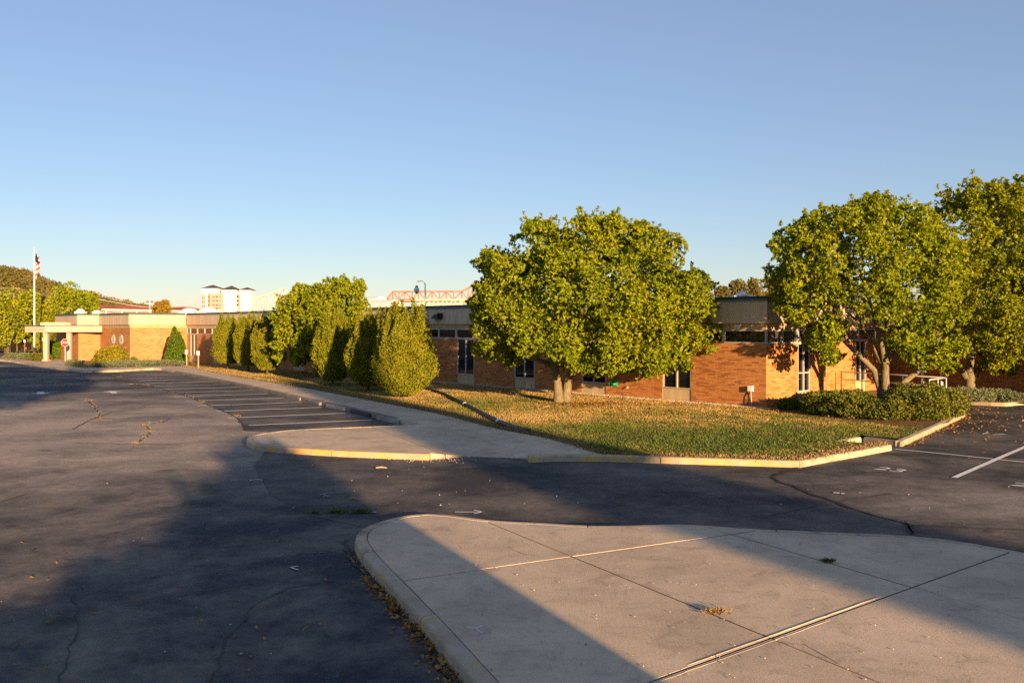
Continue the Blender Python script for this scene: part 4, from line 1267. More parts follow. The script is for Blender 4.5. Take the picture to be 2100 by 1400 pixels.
lm2 = [((bx - .05, by, 1.5), D(1760, 32, 600), .11, .03), ((bx - .2, by, 1.8), D(1735, 33, 640), .09, .03), ((bx + .0, by, 1.7), D(1860, 33, 610), .10, .03), ((bx + .05, by, 2.6), D(1820, 32.5, 470), .09, .02), ((bx + .1, by, 1.9), D(1900, 33, 660), .09, .03), ((bx - 1.3, by + .2, 2.5), D(1630, 32, 540), .07, .02), ((bx + 1.1, by, 1.5), D(1930, 32, 690), .08, .02)]
T2, _ = crown_tree('broadleaf_tree', 'forked multi-trunk green tree growing out of the shrub bed', 'broadleaf trees by the school', Vector((bx, by, .12)), lob2, Y2, 2.7, 15000, .12, .028, M['leaf'], st2, lm2, M['bark'], 7, .60, 22)
# reddish twigs at its top
rng = np.random.default_rng(3)
Y3 = 38.4
bx, by = (1989 - 1050) / F * Y3, Y3
lob3 = [(1955, 430, 40), (1990, 402, 34), (2012, 440, 50), (2072, 420, 38), (2105, 455, 46), (1980, 510, 62), (2060, 530, 74), (2140, 540, 74), (1955, 590, 54), (2040, 620, 74), (2130, 640, 74), (1995, 690, 46), (2068, 705, 46), (2030, 738, 22), (2145, 715, 38), (2062, 752, 16), (2190, 600, 74), (2190, 470, 54), (2240, 560, 60), (2040, 395, 20), (2090, 395, 22), (1935, 655, 28)]
st3 = [[((bx, by, .05), .36), ((bx, by, .5), .29), ((bx, by, 1.2), .27), ((bx + .1, by, 2.2), .24), ((bx + .25, by, 3.6), .18), ((bx + .5, by, 5.2), .1)],
       [((bx + .1, by, .9), .2), ((bx + .4, by - .1, 1.35), .16), ((bx + .8, by, 2.0), .12)], [((bx - .15, by, .9), .2), ((bx - .5, by, 1.5), .16), ((bx - .9, by, 2.3), .12)]]
lm3 = [((bx + .7, by, 1.9), D(2120, 38, 650), .1, .03), ((bx - .8, by, 2.2), D(1950, 38, 600), .1, .03), ((bx + .2, by, 3.2), D(2060, 38, 480), .1, .02), ((bx + .3, by, 3.8), D(1990, 38, 420), .08, .02), ((bx + .3, by, 4.2), D(2150, 39, 480), .1, .02)]
T3, _ = crown_tree('broadleaf_tree', 'tallest leafy tree at the right edge in front of the shaded brick wall', 'broadleaf trees by the school', Vector((bx, by, .12)), lob3, Y3, 3.6, 17000, .13, .03, M['leaf_yellow'], st3, lm3, M['bark'], 7, .60, 23)
Y4 = 53.5
bx, by = (648 - 1050) / F * Y4, Y4
lob4 = [(600, 630, 30), (645, 625, 32), (690, 610, 32), (725, 605, 28), (735, 645, 28), (690, 655, 38), (630, 670, 38), (590, 690, 28), (580, 655, 22), (577, 700, 18), (630, 710, 30), (680, 700, 36), (725, 690, 26), (700, 588, 16), (733, 590, 12), (575, 730, 12), (660, 735, 20), (610, 745 - 10, 18), (620, 600, 16), (660, 600, 20)]
st4 = [[((bx, by, .05), .24), ((bx, by, .9), .19), ((bx + .1, by, 2.2), .14), ((bx + .2, by, 4), .07)]]
lm4 = [((bx, by, 1.4), D(590, 53, 690), .08, .02), ((bx, by, 1.6), D(720, 54, 640), .08, .02)]
T4, _ = crown_tree('broadleaf_tree', 'yellow green leafy tree against the wall behind the row of clipped trees', 'broadleaf trees by the school', Vector((bx, by, .12)), lob4, Y4, 2.3, 8000, .165, .038, M['leaf'], st4, lm4, M['bark'], 6, .60, 24)

# clipped columnar trees
def column_tree(px, py, R_, z0, z1, zs, nl, label, seed, lean=0):
    rng = np.random.default_rng(seed); random.seed(seed)
    p = G(px, py, .13)
    t = thing('columnar_tree', label, 'tree', (p.x, p.y, .13), 'clipped columnar trees along the sidewalk')
    z0 -= .13; z1 -= .13; zs -= .13
    h = rng.random(nl) ** .92
    a = rng.uniform(0, 2 * np.pi, nl)
    prof = np.where(h < .28, .42 + .58 * np.sin(h / .28 * np.pi / 2), 1 - .50 * np.maximum(0, (h - .28) / .72) ** 2.6)
    ridge = 1 + (.07 + .15 * h) * np.sin(a * 7 + seed) * np.cos(a * 3 + 2 * h) + .05 * np.sin(h * 23 + a * 5) + .07 * np.sin(h * 9 + a * 2 + seed)
    depth = 1 - .28 * rng.random(nl) ** 2.2 + .13 * (rng.random(nl) > .93) * rng.random(nl)
    r = R_ * prof * ridge * depth
    topw = .16 * np.sin(a * 5 + seed * 2) + .1 * np.sin(a * 9)
    z = z0 + (z1 - z0) * h * (1 + topw * h ** 4)
    P = np.stack([r * np.cos(a), r * np.sin(a), z], 1)
    O = unit(np.stack([np.cos(a), np.sin(a), .55 + .3 * h], 1) + rng.normal(0, .45, (nl, 3)))
    A_ = [(P, O)]
    # upright shoots at the top
    for k in range(26):
        aa = rng.uniform(0, 2 * np.pi); rr = R_ * .72 * math.sqrt(rng.random())
        zb = z0 + (z1 - z0) * (.80 + .1 * rng.random())
        ht = (zs - zb) * (.3 + .7 * rng.random() ** 1.3) * (1 - .45 * rr / R_)
        n_ = int(300 * ht)
        u = rng.random(n_)
        q = np.stack([rr * np.cos(aa) + rng.normal(0, .08, n_) * (1 - u * .65), rr * np.sin(aa) + rng.normal(0, .08, n_) * (1 - u * .65), zb + ht * u], 1)
        A_.append((q, unit(rng.normal(0, .5, (n_, 3)) + np.array([[0, 0, .9]]))))
    # bare inner twigs filled with a few leaves so that light does not pour through
    n_ = nl // 5
    h2 = rng.random(n_); a2 = rng.uniform(0, 2 * np.pi, n_); r2 = R_ * .62 * np.sqrt(rng.random(n_))
    q = np.stack([r2 * np.cos(a2), r2 * np.sin(a2), z0 + .1 + (z1 - z0) * .85 * h2], 1)
    A_.append((q, rand_unit(n_, rng)))
    P = np.concatenate([x[0] for x in A_]); O = np.concatenate([x[1] for x in A_])
    np_quads('crown', leaves(P, O, .085, .026, rng, (.3, 1.2)), M['hedge'], t)
    m = MB().tube([(0, 0, 0), (0, .01, z0 * .7), (0, 0, z0 + .4), (.02, 0, z1 * .7)], [.085, .065, .06, .03], 8)
    for k in range(8):
        aa = k * .8; m.tube([(0, 0, z0 + .1 + .12 * k), (R_ * .5 * math.cos(aa), R_ * .5 * math.sin(aa), z0 + .8 + .2 * k), (R_ * .6 * math.cos(aa), R_ * .6 * math.sin(aa), z1 * .75)], [.03, .02, .01], 5)
    m.build('trunk', M['bark_dark'], t, True)
column_tree(467, 756, .96, .52, 3.42, 3.95, 24000, 'clipped columnar tree farthest left in the row by the sidewalk', 31)
column_tree(509, 761, .84, .50, 3.42, 3.95, 24000, 'clipped columnar tree second from the left in the row', 32)
column_tree(548, 768, .86, .42, 3.42, 3.95, 24000, 'clipped columnar tree just left of the yellow green leafy tree', 33)
column_tree(683, 788, .92, .32, 3.42, 4.1, 30000, 'clipped columnar tree just right of the yellow green leafy tree', 34)
column_tree(755, 800, .94, .34, 3.3, 3.85, 32000, 'dark shaded columnar tree second from the right in the row', 35)
column_tree(829, 814, 1.22, .26, 3.4, 4.75, 46000, 'largest sunlit columnar tree with tall shoots at the right end of the row', 36)

# generic shrub
def shrub(name, label, cat, base, rx, ry, h, nl, L, W, mat, group=None, seed=1, lumps=7, up=.4, spread=(.3, 1.2), flat=.0):
    rng = np.random.default_rng(seed)
    t = thing(name, label, cat, (base[0], base[1], base[2]), group)
    cs = []
    for k in range(lumps):
        a = 2 * math.pi * k / lumps + rng.uniform(-.4, .4); q = rng.uniform(.35, .62)
        cs.append((rx * q * math.cos(a), ry * q * math.sin(a), h * rng.uniform(.32, .55), rng.uniform(.42, .6)))
    cs.append((0, 0, h * .5, .62))
    Ps, Os = [], []
    for x, y, z, s in cs:
        c = nl // len(cs)
        o = rand_unit(c, rng)
        wob = 1 + .24 * np.sin(o[:, :1] * 8 + x * 5) * np.cos(o[:, 2:] * 7 + y * 4)
        p = np.array([[x, y, z]]) + o * np.array([[rx * s, ry * s, h * .5]]) * wob * (1 - .35 * rng.random((c, 1)) ** 1.7)
        k = p[:, 2] > .02
        Ps.append(p[k]); Os.append(o[k])
    P = np.concatenate(Ps); O = unit(np.concatenate(Os) + np.array([[0, 0, up]]) + rng.normal(0, .4, (len(P), 3)))
    np_quads('foliage', leaves(P, O, L, W, rng, spread), mat, t)
    m = MB()
    for k in range(5):
        a = k * 1.3
        m.tube([(0.04 * math.cos(a), .04 * math.sin(a), 0), (rx * .35 * math.cos(a), ry * .35 * math.sin(a), h * .5)], [.02, .008], 5)
    m.build('stem', M['bark_dark'], t)
    return t
bed = [(1595, 846), (1640, 851), (1700, 858), (1780, 866), (1850, 874), (1900, 878), (1945, 866), (1965, 850), (1966, 838), (1940, 818), (1700, 812), (1610, 826)]
sheet('mulch_bed', [G(x, y, .13) for x, y in bed], 0.136, M['mulch'])
SH = [(1617, 32.3, .42, .5, .55, 'small round evergreen shrub at the left end of the shrub bed'),
      (1692, 30.6, .85, .9, .95, 'dark evergreen shrub left of the forked tree'), (1752, 29.6, .95, .95, .98, 'dense evergreen shrub in front and left of the forked trunk'),
      (1822, 29.0, .9, .9, .92, 'dense evergreen shrub directly in front of the forked trunk'), (1884, 28.9, 1.0, 1.0, 1.08, 'tall evergreen shrub in front and right of the forked trunk'),
      (1925, 30.2, .95, 1.1, 1.02, 'yellowish evergreen shrub at the kerb end of the shrub bed'), (1745, 32.6, .95, .95, .95, 'evergreen shrub behind the front row left of the trunk'),
      (1890, 32.0, 1.1, 1.0, 1.12, 'evergreen shrub beneath the handrail right of the trunk'), (1690, 33.4, .8, .8, .8, 'evergreen shrub below the tall corner window')]
for i, (px, Y, rx, ry, h, lab) in enumerate(SH):
    p = D(px, Y)
    shrub('evergreen_shrub', lab, 'shrub', (p.x, p.y, .13), rx * .93, ry * .9, h * (.66 if px < 1850 else .80), 5000 if i == 0 else 13000, .085, .026, M['yew'], 'evergreen shrubs in the corner bed', 50 + i, 11)
JN = [((1965, 36.0), 1.1, .8, .5, 'spreading grey green juniper at the foot of the right edge tree'), ((2045, 36.4), .75, .6, .38, 'low juniper on the bank right of the right edge tree'), ((2075, 36.0), .6, .5, .28, 'smallest juniper by the right kerb'),
      ((1995, 35.9), .8, .5, .42, 'juniper in front of the right edge trunk')]
for i, ((px, Y), rx, ry, h, lab) in enumerate(JN):
    p = D(px, Y)
    shrub('juniper_shrub', lab, 'shrub', (p.x, p.y, .13), rx, ry, h, 7000, .12, .014, M['juniper'], 'spreading junipers', 70 + i, up=.6)
sheet('mulch_bank', [G(1985, 822.5, .13), G(2030, 823.5, .13), G(2100, 824, .13), Vector((24, 36, 0)), Vector((20, 39.5, 0)), G(1965, 812, .13)], 0.136, M['mulch'])
# left beds
lp = lambda px, py: G(px, py, .13)
b = lp(361, 747.5)
def conifer(name, label, base, R_, h, nl, mat, seed, tips=((0, 0, 1),)):
    rng = np.random.default_rng(seed)
    t = thing(name, label, 'tree', base)
    Ps, Os = [], []
    for dx, dy, s in tips:
        n_ = int(nl * s / sum(q[2] for q in tips))
        u = rng.random(n_) ** 1.25; a = rng.uniform(0, 2 * np.pi, n_)
        r = R_ * s * np.minimum(1, (u + .05) * 5) * (1 - u) ** .72 * (1 - .3 * rng.random(n_) ** 2) * (1 + .08 * np.sin(a * 6 + u * 20))
        Ps.append(np.stack([dx + r * np.cos(a), dy + r * np.sin(a), .03 + h * s * u], 1)); Os.append(np.stack([np.cos(a), np.sin(a), np.full(n_, .9)], 1))
    P = np.concatenate(Ps); O = unit(np.concatenate(Os) + rng.normal(0, .3, (len(P), 3)))
    np_quads('foliage', leaves(P, O, .13, .03, rng, (.2, .9)), mat, t)
    MB().tube([(0, 0, 0), (0, 0, h * .6)], [.07, .03], 6).build('trunk', M['bark_dark'], t)
conifer('arborvitae', 'pointed bright green evergreen beside the brick wall corner', b, .74, 2.85, 15000, M['arbor'], 80, ((-.12, 0, 1), (.2, .05, .86), (.42, .1, .68)))
b = lp(228, 746)
shrub('flowering_shrub', 'yellow green bushy shrub in front of the emblem wall', 'shrub', b, 1.35, 1.0, 1.25, 9000, .16, .05, M['forsy'], None, 81)
b = lp(272, 744)
shrub('small_shrub', 'small dark upright plant at the bright wall foot', 'shrub', b, .38, .3, .45, 900, .14, .03, M['arbor'], None, 82)
b = lp(285, 750.5)
jl = shrub('juniper_shrub', 'long low carpet of grey green juniper along the sidewalk', 'shrub', (b.x, b.y + 1.2, .13), 3.6, 1.6, .34, 22000, .14, .016, M['juniper'], 'spreading junipers', 83, 12, .8)
b = lp(225, 753)
shrub('juniper_shrub', 'left part of the juniper carpet nearer the entrance', 'shrub', (b.x, b.y + .9, .13), 1.6, .9, .32, 8000, .14, .016, M['juniper'], 'spreading junipers', 84, 8, .8)
b = lp(150, 750)
shrub('juniper_shrub', 'juniper clump right beside the entrance walk', 'shrub', (b.x, b.y, .13), .75, .6, .4, 4000, .13, .016, M['juniper'], 'spreading junipers', 85)
b = lp(35, 735.5)
shrub('juniper_shrub', 'grey green juniper at the left end of the flagpole bed', 'shrub', (b.x, b.y, .13), 1.1, .8, .5, 6000, .13, .016, M['juniper'], 'spreading junipers', 86)
b = lp(55, 737)
shrub('juniper_shrub', 'pale juniper in the middle of the flagpole bed', 'shrub', (b.x, b.y, .13), .9, .7, .5, 5000, .13, .016, M['juniper'], 'spreading junipers', 87)
b = lp(77, 739)
shrub('dark_shrub', 'dark brownish shrub at the right end of the flagpole bed', 'shrub', (b.x, b.y + .5, .13), .95, .7, .6, 5000, .12, .03, M['yew'], None, 88)
for i, (px, Y, rx, h, lab) in enumerate(((112, 84, 1.1, 1.55, 'rounded green hedge bush left, seen under the canopy'), (131, 83, 1.0, 1.45, 'rounded green hedge bush right, seen under the canopy'))):
    p = D(px, Y)
    shrub('hedge_bush', lab, 'shrub', (p.x, p.y, .13), rx, 1.0, h, 6000, .14, .04, M['arbor'], 'hedge bushes under the canopy', 90 + i)
p = D(116, 92)
conifer('arborvitae', 'dark pointed evergreen seen through the canopy', (p.x, p.y, .13), 1.1, 2.9, 6000, M['yew'], 93)
gl = lp(171, 748.5)
g_ = thing('garden_light', 'small dark garden spot light in the juniper bed', 'light', (gl.x, gl.y, .13))
MB().tube([(0, 0, 0), (0, 0, .22)], .03, 6).build('stake', M['white'], g_)
MB().lathe((0, 0, .22), [(.05, 0), (.10, .06), (.10, .15), (.03, .17)], 12).build('head', M['black'], g_)
mt = lp(345, 747)
m_ = thing('marker_post', 'short white marker post against the bright brick wall', 'post', (mt.x - .6, mt.y + 1.5, .13))
MB().box(-.05, .05, -.03, .03, 0, .6).build('shaft', M['white'], m_); MB().box(-.055, .055, -.035, .035, .55, .62).build('cap', M['white'], m_)

# background trees: simpler leaf clumps
def far_tree(name, label, px, Y, ytop, ybot, wpx, mat, n=2600, L=.5, group='trees beyond the school', seed=1, sq=1.0):
    rng = np.random.default_rng(seed); random.seed(seed)
    k = Y / F
    p = D(px, Y)
    zt = CH - (ytop - HY) * k; zb = CH - (ybot - HY) * k
    t = thing(name, label, 'tree', (p.x, p.y, 0), group)
    H = zt - zb; rx = wpx * k / 2
    Ps, Os = [], []
    nl_ = 16
    for i in range(nl_):
        a = rng.uniform(0, 2 * np.pi); hh = rng.uniform(.12, .9); q = math.sqrt(rng.random()) * .75 * math.sin(math.pi * min(.93, .22 + hh * .7))
        c = np.array([[rx * q * math.cos(a), rx * q * math.sin(a) * .8, zb + H * hh]])
        s = rng.uniform(.28, .42)
        o = rand_unit(n // nl_, rng)
        Ps.append(c + o * np.array([[rx * s * 1.1, rx * s * 1.1, min(H * .22, rx * s * 1.3)]]) * (1 - .3 * rng.random((n // nl_, 1)) ** 2)); Os.append(o)
    P = np.concatenate(Ps); O = unit(np.concatenate(Os) + rng.normal(0, .4, (len(P), 3)))
    P[:, 2] = np.maximum(P[:, 2], .15)
    np_quads('crown', leaves(P, O, L, L * .32, rng, (.4, 1.3)), mat, t)
    m = MB().tube([(0, 0, 0), (0, 0, zb + H * .3), (.1, 0, zb + H * .7)], [.05 * H + .05, .035 * H, .01 * H], 7)
    for i in range(5):
        a = i * 1.3
        m.tube([(0, 0, zb + H * .2), (rx * .5 * math.cos(a), rx * .5 * math.sin(a), zb + H * (.5 + .06 * i))], [.02 * H, .006 * H], 5)
    m.build('trunk', M['bark_dark'], t)
    return t
FT = [(15, 104, 598, 706, 95, 'leaf_yellow', 'yellow green tree cut by the left edge of the view'), (70, 110, 602, 700, 80, 'leaf_yellow', 'yellow green tree behind the flagpole'),
      (103, 112, 640, 716, 36, 'hedge', 'narrow golden tree left of the canopy roof'), (88, 108, 648, 716, 30, 'hedge', 'narrow golden tree just right of the flagpole'), (140, 128, 586, 664, 86, 'leaf', 'dark green tree behind the left end of the roof'),
      (180, 135, 602, 655, 46, 'leaf', 'smaller dark tree beside the utility pole'), (329, 125, 616, 648, 36, 'far_gold', 'small golden tree beside the twin lamp')]
for i, (px, Y, yt, yb, wp, mt, lab) in enumerate(FT):
    far_tree('background_tree', lab, px, Y, yt, yb, wp, M[mt], 5200, .34, seed=200 + i)
RT = [(1478, 588, 40), (1512, 577, 44), (1548, 574, 44), (1580, 572, 40)]
RL = ['leftmost', 'second from left', 'third from left', 'rightmost']
for i, (px, yt, wp) in enumerate(RT):
    far_tree('background_tree', f'hazy autumn tree behind the right roof, {RL[i]} of four', px, 150 + 6 * i, yt, 640, wp, M['far_green'] if i != 3 else M['far_gold'], 3600, .42, seed=220 + i)

# ------------------------------------------------------------------ far structures
# wooded hill
hp = [(-420, 560), (-200, 535), (-60, 538), (0, 549), (30, 553), (60, 558), (100, 571), (140, 588), (180, 600), (220, 608), (260, 616), (300, 624), (340, 631), (400, 640), (520, 650), (640, 662)]
YH = 620.0
ridge = [D(x, YH + (x + 200) * .25, y + 7) for x, y in hp]
vs = []; nh = len(ridge)
for j in range(9):
    t = j / 8
    for p in ridge:
        vs.append((p.x * (1 + .0 * t) + 6 * math.sin(p.x * .03 + j), p.y - 170 * (1 - t), -1 + (p.z + 1) * (t ** .8)))
fs = [(j * nh + i, j * nh + i + 1, (j + 1) * nh + i + 1, (j + 1) * nh + i) for j in range(8) for i in range(nh - 1)]
bk0 = len(vs)
for p in ridge: vs.append((p.x, p.y + 200, -1))
fs += [(8 * nh + i, 8 * nh + i + 1, bk0 + i + 1, bk0 + i) for i in range(nh - 1)]
hill = MB().add(vs, fs).build('hill', M['hill'], None, True)
hill['kind'] = 'structure'
rng = np.random.default_rng(77)
VV = np.array(vs[:9 * nh]).reshape(9, nh, 3)
Ps, Os = [], []
for k in range(2300):
    j = rng.random() ** .7 * 8; i = rng.random() * (nh - 1.001)
    j0, i0 = min(int(j), 7), int(i)
    a, b_ = j - j0, i - i0
    p = VV[j0, i0] * (1 - a) * (1 - b_) + VV[j0 + 1, i0] * a * (1 - b_) + VV[j0, i0 + 1] * (1 - a) * b_ + VV[j0 + 1, i0 + 1] * a * b_
    r = rng.uniform(1.8, 4.2)
    o = rand_unit(46, rng)
    o[:, 2] = np.abs(o[:, 2]) * 1.0 - .15
    Ps.append(p[None] + np.array([[0, 0, r * .5]]) + o * r * rng.uniform(.8, 1.0, (46, 1))); Os.append(o)
P = np.concatenate(Ps); O = unit(np.concatenate(Os) + rng.normal(0, .4, (len(P), 3)))
tag(np_quads('hillside_woods', leaves(P, O, 1.5, .55, rng, (.5, 1.4)), M['far_green']), 'mixed autumn woods covering the hill on the left', 'woods', kind='stuff')

# hotel
YHt = 420.0
def hx(px): return (px - 1050) / F * YHt
def hz(py): return CH - (py - HY) * YHt / F
ht = thing('hotel_building', 'white hotel with three dark pyramid roofed towers on the skyline', 'building')
def tower(px0, px1, yt, ya, dep, y0=0):
    x0, x1 = hx(px0), hx(px1)
    MB().box(x0, x1, YHt + y0, YHt + y0 + dep, 0, hz(yt)).build('tower', M['hotel'], ht)
    e = .5
    c = ((x0 + x1) / 2, YHt + y0 + dep / 2, hz(ya))
    MB().add([(x0 - e, YHt + y0 - e, hz(yt) + .01), (x1 + e, YHt + y0 - e, hz(yt) + .01), (x1 + e, YHt + y0 + dep + e, hz(yt) + .01), (x0 - e, YHt + y0 + dep + e, hz(yt) + .01), c],
             [(0, 3, 2, 1), (0, 1, 4), (1, 2, 4), (2, 3, 4), (3, 0, 4)]).build('roof', M['slate'], ht)
tower(414.5, 447.5, 591, 583.2, 8, 0)
tower(455.5, 486, 594.5, 585, 8, -1)
tower(489.5, 513.5, 594.5, 588.2, 7, 1)
MB().box(hx(433), hx(460), YHt - 2.2, YHt + 4, 0, hz(602)).build('wing', M['hotel_pink'], ht)
MB().box(hx(484), hx(492), YHt - .3, YHt + 4, 0, hz(604)).build('wing', M['hotel_pink'], ht)
MB().box(hx(426), hx(431.5), YHt - .35, YHt + 1, 0, hz(601)).build('wing', M['hotel_pink'], ht)
MB().box(hx(414.6), hx(420.5), YHt - .3, YHt + 1, 0, hz(602)).build('wing', M['hotel_pink'], ht)
def hwin(px, py, w_=.3, h_=.75, y=-2.26):
    f = MB().box(hx(px) - w_ / 2, hx(px) + w_ / 2, YHt + y, YHt + y + .05, hz(py) - h_ / 2, hz(py) + h_ / 2).build('window', M['glass'], ht)
for py in (609, 617, 625.5, 632):
    for px in (440, 442.4, 447, 449.4, 454.4): hwin(px, py)
    for px in (427.3, 430.2): hwin(px, py, .38, 1.0, -.41)
    for px in (416.3, 419.4): hwin(px, py + 2, .3, .8, -.36)
for py in (608, 617, 625): hwin(488, py, .75, .9, -.36)
bb = thing('blue_tower', 'narrow blue grey tower block behind the hotel left side', 'building')
MB().box(hx(409), hx(414), YHt + 30, YHt + 38, 0, hz(600) * 1.02).build('wall', M['bluegrey'], bb)
MB().add([(hx(408.5), YHt + 29, hz(600) * 1.02), (hx(414.5), YHt + 29, hz(600) * 1.02), (hx(414.5), YHt + 39, hz(600) * 1.02), (hx(408.5), YHt + 39, hz(600) * 1.02), (hx(411.5), YHt + 34, hz(597))], [(0, 3, 2, 1), (0, 1, 4), (1, 2, 4), (2, 3, 4), (3, 0, 4)]).build('roof', M['slate'], bb)

# bridges
def bridge(name, label, Yb, chord, deck_y, planes, panels, wch, wm, pale=False):
    t = thing(name, label, 'bridge')
    mt = M['bridge_pale'] if pale else M['bridge']
    P_ = lambda x, y, dy: D(x, Yb + dy, y)
    def top(x):
        for (xa, ya), (xb, yb) in zip(chord, chord[1:]):
            if xa <= x <= xb: return ya + (yb - ya) * (x - xa) / (xb - xa)
        return chord[-1][1]
    for dy in planes:
        for a, b in zip(chord, chord[1:]):
            MB().bar(P_(*a, dy), P_(*b, dy), wch, wch).build('chord', mt, t)
        MB().bar(P_(chord[0][0] - 4, deck_y, dy), P_(chord[-1][0], deck_y, dy), wch, wch * 1.2).build('chord', mt, t)
        for i, (a, b) in enumerate(zip(panels, panels[1:])):
            MB().bar(P_(b, deck_y, dy), P_(b, top(b), dy), wm, wm).build('post', mt, t)
            if i % 2 == 0: MB().bar(P_(a, deck_y, dy), P_(b, top(b), dy), wm, wm).build('diagonal', mt, t)
            else: MB().bar(P_(a, top(a), dy), P_(b, deck_y, dy), wm, wm).build('diagonal', mt, t)
    for b in panels[1:]:
        MB().bar(P_(b, top(b), planes[0]), P_(b, top(b), planes[1]), wm, wm).build('strut', mt, t)
    a, b = P_(chord[0][0] - 6, deck_y + 2, planes[0]), P_(chord[-1][0], deck_y + 2, planes[1])
    MB().box(a.x, b.x, min(a.y, b.y), max(a.y, b.y), a.z - .8, a.z).build('deck', M['bridge_pale'], t)
    for px in np.linspace(chord[0][0], chord[-1][0], 5):
        q = P_(px, deck_y + 3, 0)
        MB().box(q.x - 1.2, q.x + 1.2, q.y - 1, q.y + 12, 0, q.z).build('pier', M['bridge_pale'], t)
    return t
bridge('truss_bridge', 'brown steel truss bridge on the skyline left of the big tree', 900.0, [(793, 614), (805, 598), (947, 597.5), (985, 578), (1012, 560), (1060, 590), (1100, 600)], 614.5, (0, 26), [793, 805, 818, 830, 845, 858, 873, 886, 901, 915, 930, 947, 960, 974, 988, 1000, 1012, 1030, 1045, 1060], 1.9, 1.3)
bridge('arched_truss_bridge', 'pale arched truss bridge on the skyline right of the white hotel', 760.0, [(506, 612), (530, 609), (552, 603), (572, 594.5), (582, 592), (600, 602), (620, 612), (650, 618)], 640.0, (0, 14), [506, 518, 530, 541, 552, 562, 572, 582, 592, 604, 620], 1.05, .6, True)
# lower white trestle below the deck
tr = thing('lattice_girder', 'pale lattice girder below the brown bridge', 'girder')
for i in range(11):
    a, b = D(858 + i * 9, 860, 613.5), D(867 + i * 9, 860, 625)
    if i % 2: a, b = D(858 + i * 9, 860, 625), D(867 + i * 9, 860, 613.5)
    MB().bar(a, b, .9, .9).build('lattice_bar', M['bridge_pale'], tr)
MB().bar(D(850, 860, 614), D(985, 860, 614), 1.1, 1.1).build('rail', M['bridge_pale'], tr); MB().bar(D(850, 860, 626), D(985, 860, 626), 1, 1).build('rail', M['bridge_pale'], tr)
for px in (858, 905, 960):
    q = D(px, 860, 626); MB().box(q.x - .8, q.x + .8, 859.5, 861, 0, q.z).build('leg', M['bridge_pale'], tr)
# vaulted roofs behind the copper edge
def vault(px, Y, ytop, rpx, label, gray=False):
    p = D(px, Y, ytop); r = rpx * Y / F
    t = thing('vaulted_roof', label, 'roof', (p.x, p.y, 0), 'round roofs behind the school')
    m = MB()
    A_ = [(r * math.cos(a), r * .8 * math.sin(a)) for a in np.linspace(0, math.pi, 13)]
    z0 = p.z - r * .8
    d = Vector((-.75, .66, 0)); s = Vector((.66, .75, 0))
    vs = [Vector((0, 0, z0)) + s * x + Vector((0, 0, z)) for x, z in A_] + [Vector((0, 0, z0)) + s * x + Vector((0, 0, z)) + d * r * 2.6 for x, z in A_]
    n_ = 13
    fs = [(i, i + 1, i + 1 + n_, i + n_) for i in range(12)] + [tuple(range(n_)), tuple(range(2 * n_ - 1, n_ - 1, -1))]
    m.add(vs, fs).build('shell', M['white'], t)
    MB().obox(Vector((0, 0, z0 / 2 - .05)) + d * r * 1.3, s, d, (0, 0, 1), r * .9, r * 1.25, z0 / 2).build('wall', M['hotel_pink'], t)
vault(782, 140, 608, 22, 'pale round topped roof left of the tall shoots')
vault(812, 132, 614, 24, 'pale round topped roof with graffiti behind the tall shoots')
# rusty roofed shed
rs = thing('rusty_shed', 'long low shed with rusty roof behind the left roofline', 'building')
a, b = D(184, 165), D(420, 190)
q0, q1 = D(184, 165, 626), D(420, 190, 630)
dv = (Vector((b.x - a.x, b.y - a.y, 0))).normalized(); nv = Vector((-dv.y, dv.x, 0))
L_ = (Vector((b.x, b.y)) - Vector((a.x, a.y))).length
c = Vector(((a.x + b.x) / 2, (a.y + b.y) / 2, 0)) + nv * 4
ztop = q0.z
MB().obox(c + Vector((0, 0, (ztop - .8) / 2)), dv, nv, (0, 0, 1), L_ / 2, 4, (ztop - .8) / 2).build('wall', M['hotel_pink'], rs)
MB().obox(c - nv * 4.25 + Vector((0, 0, ztop - .75)), dv, nv, (0, 0, 1), L_ / 2 + .1, .2, .16).build('gutter', M['white'], rs)
h_ = dv * (L_ / 2 + .2)
MB().add([c - h_ - nv * 4.4 + Vector((0, 0, ztop - .55)), c + h_ - nv * 4.4 + Vector((0, 0, ztop - .55)), c + h_ + Vector((0, 0, ztop + .25)), c - h_ + Vector((0, 0, ztop + .25)), c + h_ + nv * 4.4 + Vector((0, 0, ztop - .55)), c - h_ + nv * 4.4 + Vector((0, 0, ztop - .55))],
         [(0, 1, 2, 3), (3, 2, 4, 5), (0, 3, 5), (1, 4, 2)]).build('roof', M['rust'], rs)
for k in range(9):
    p = c + dv * (L_ * (k / 8 - .5)) - nv * 4.1
    MB().box(p.x - .12, p.x + .12, p.y - .12, p.y + .12, 0, ztop - .95).build('column', M['hotel'], rs)
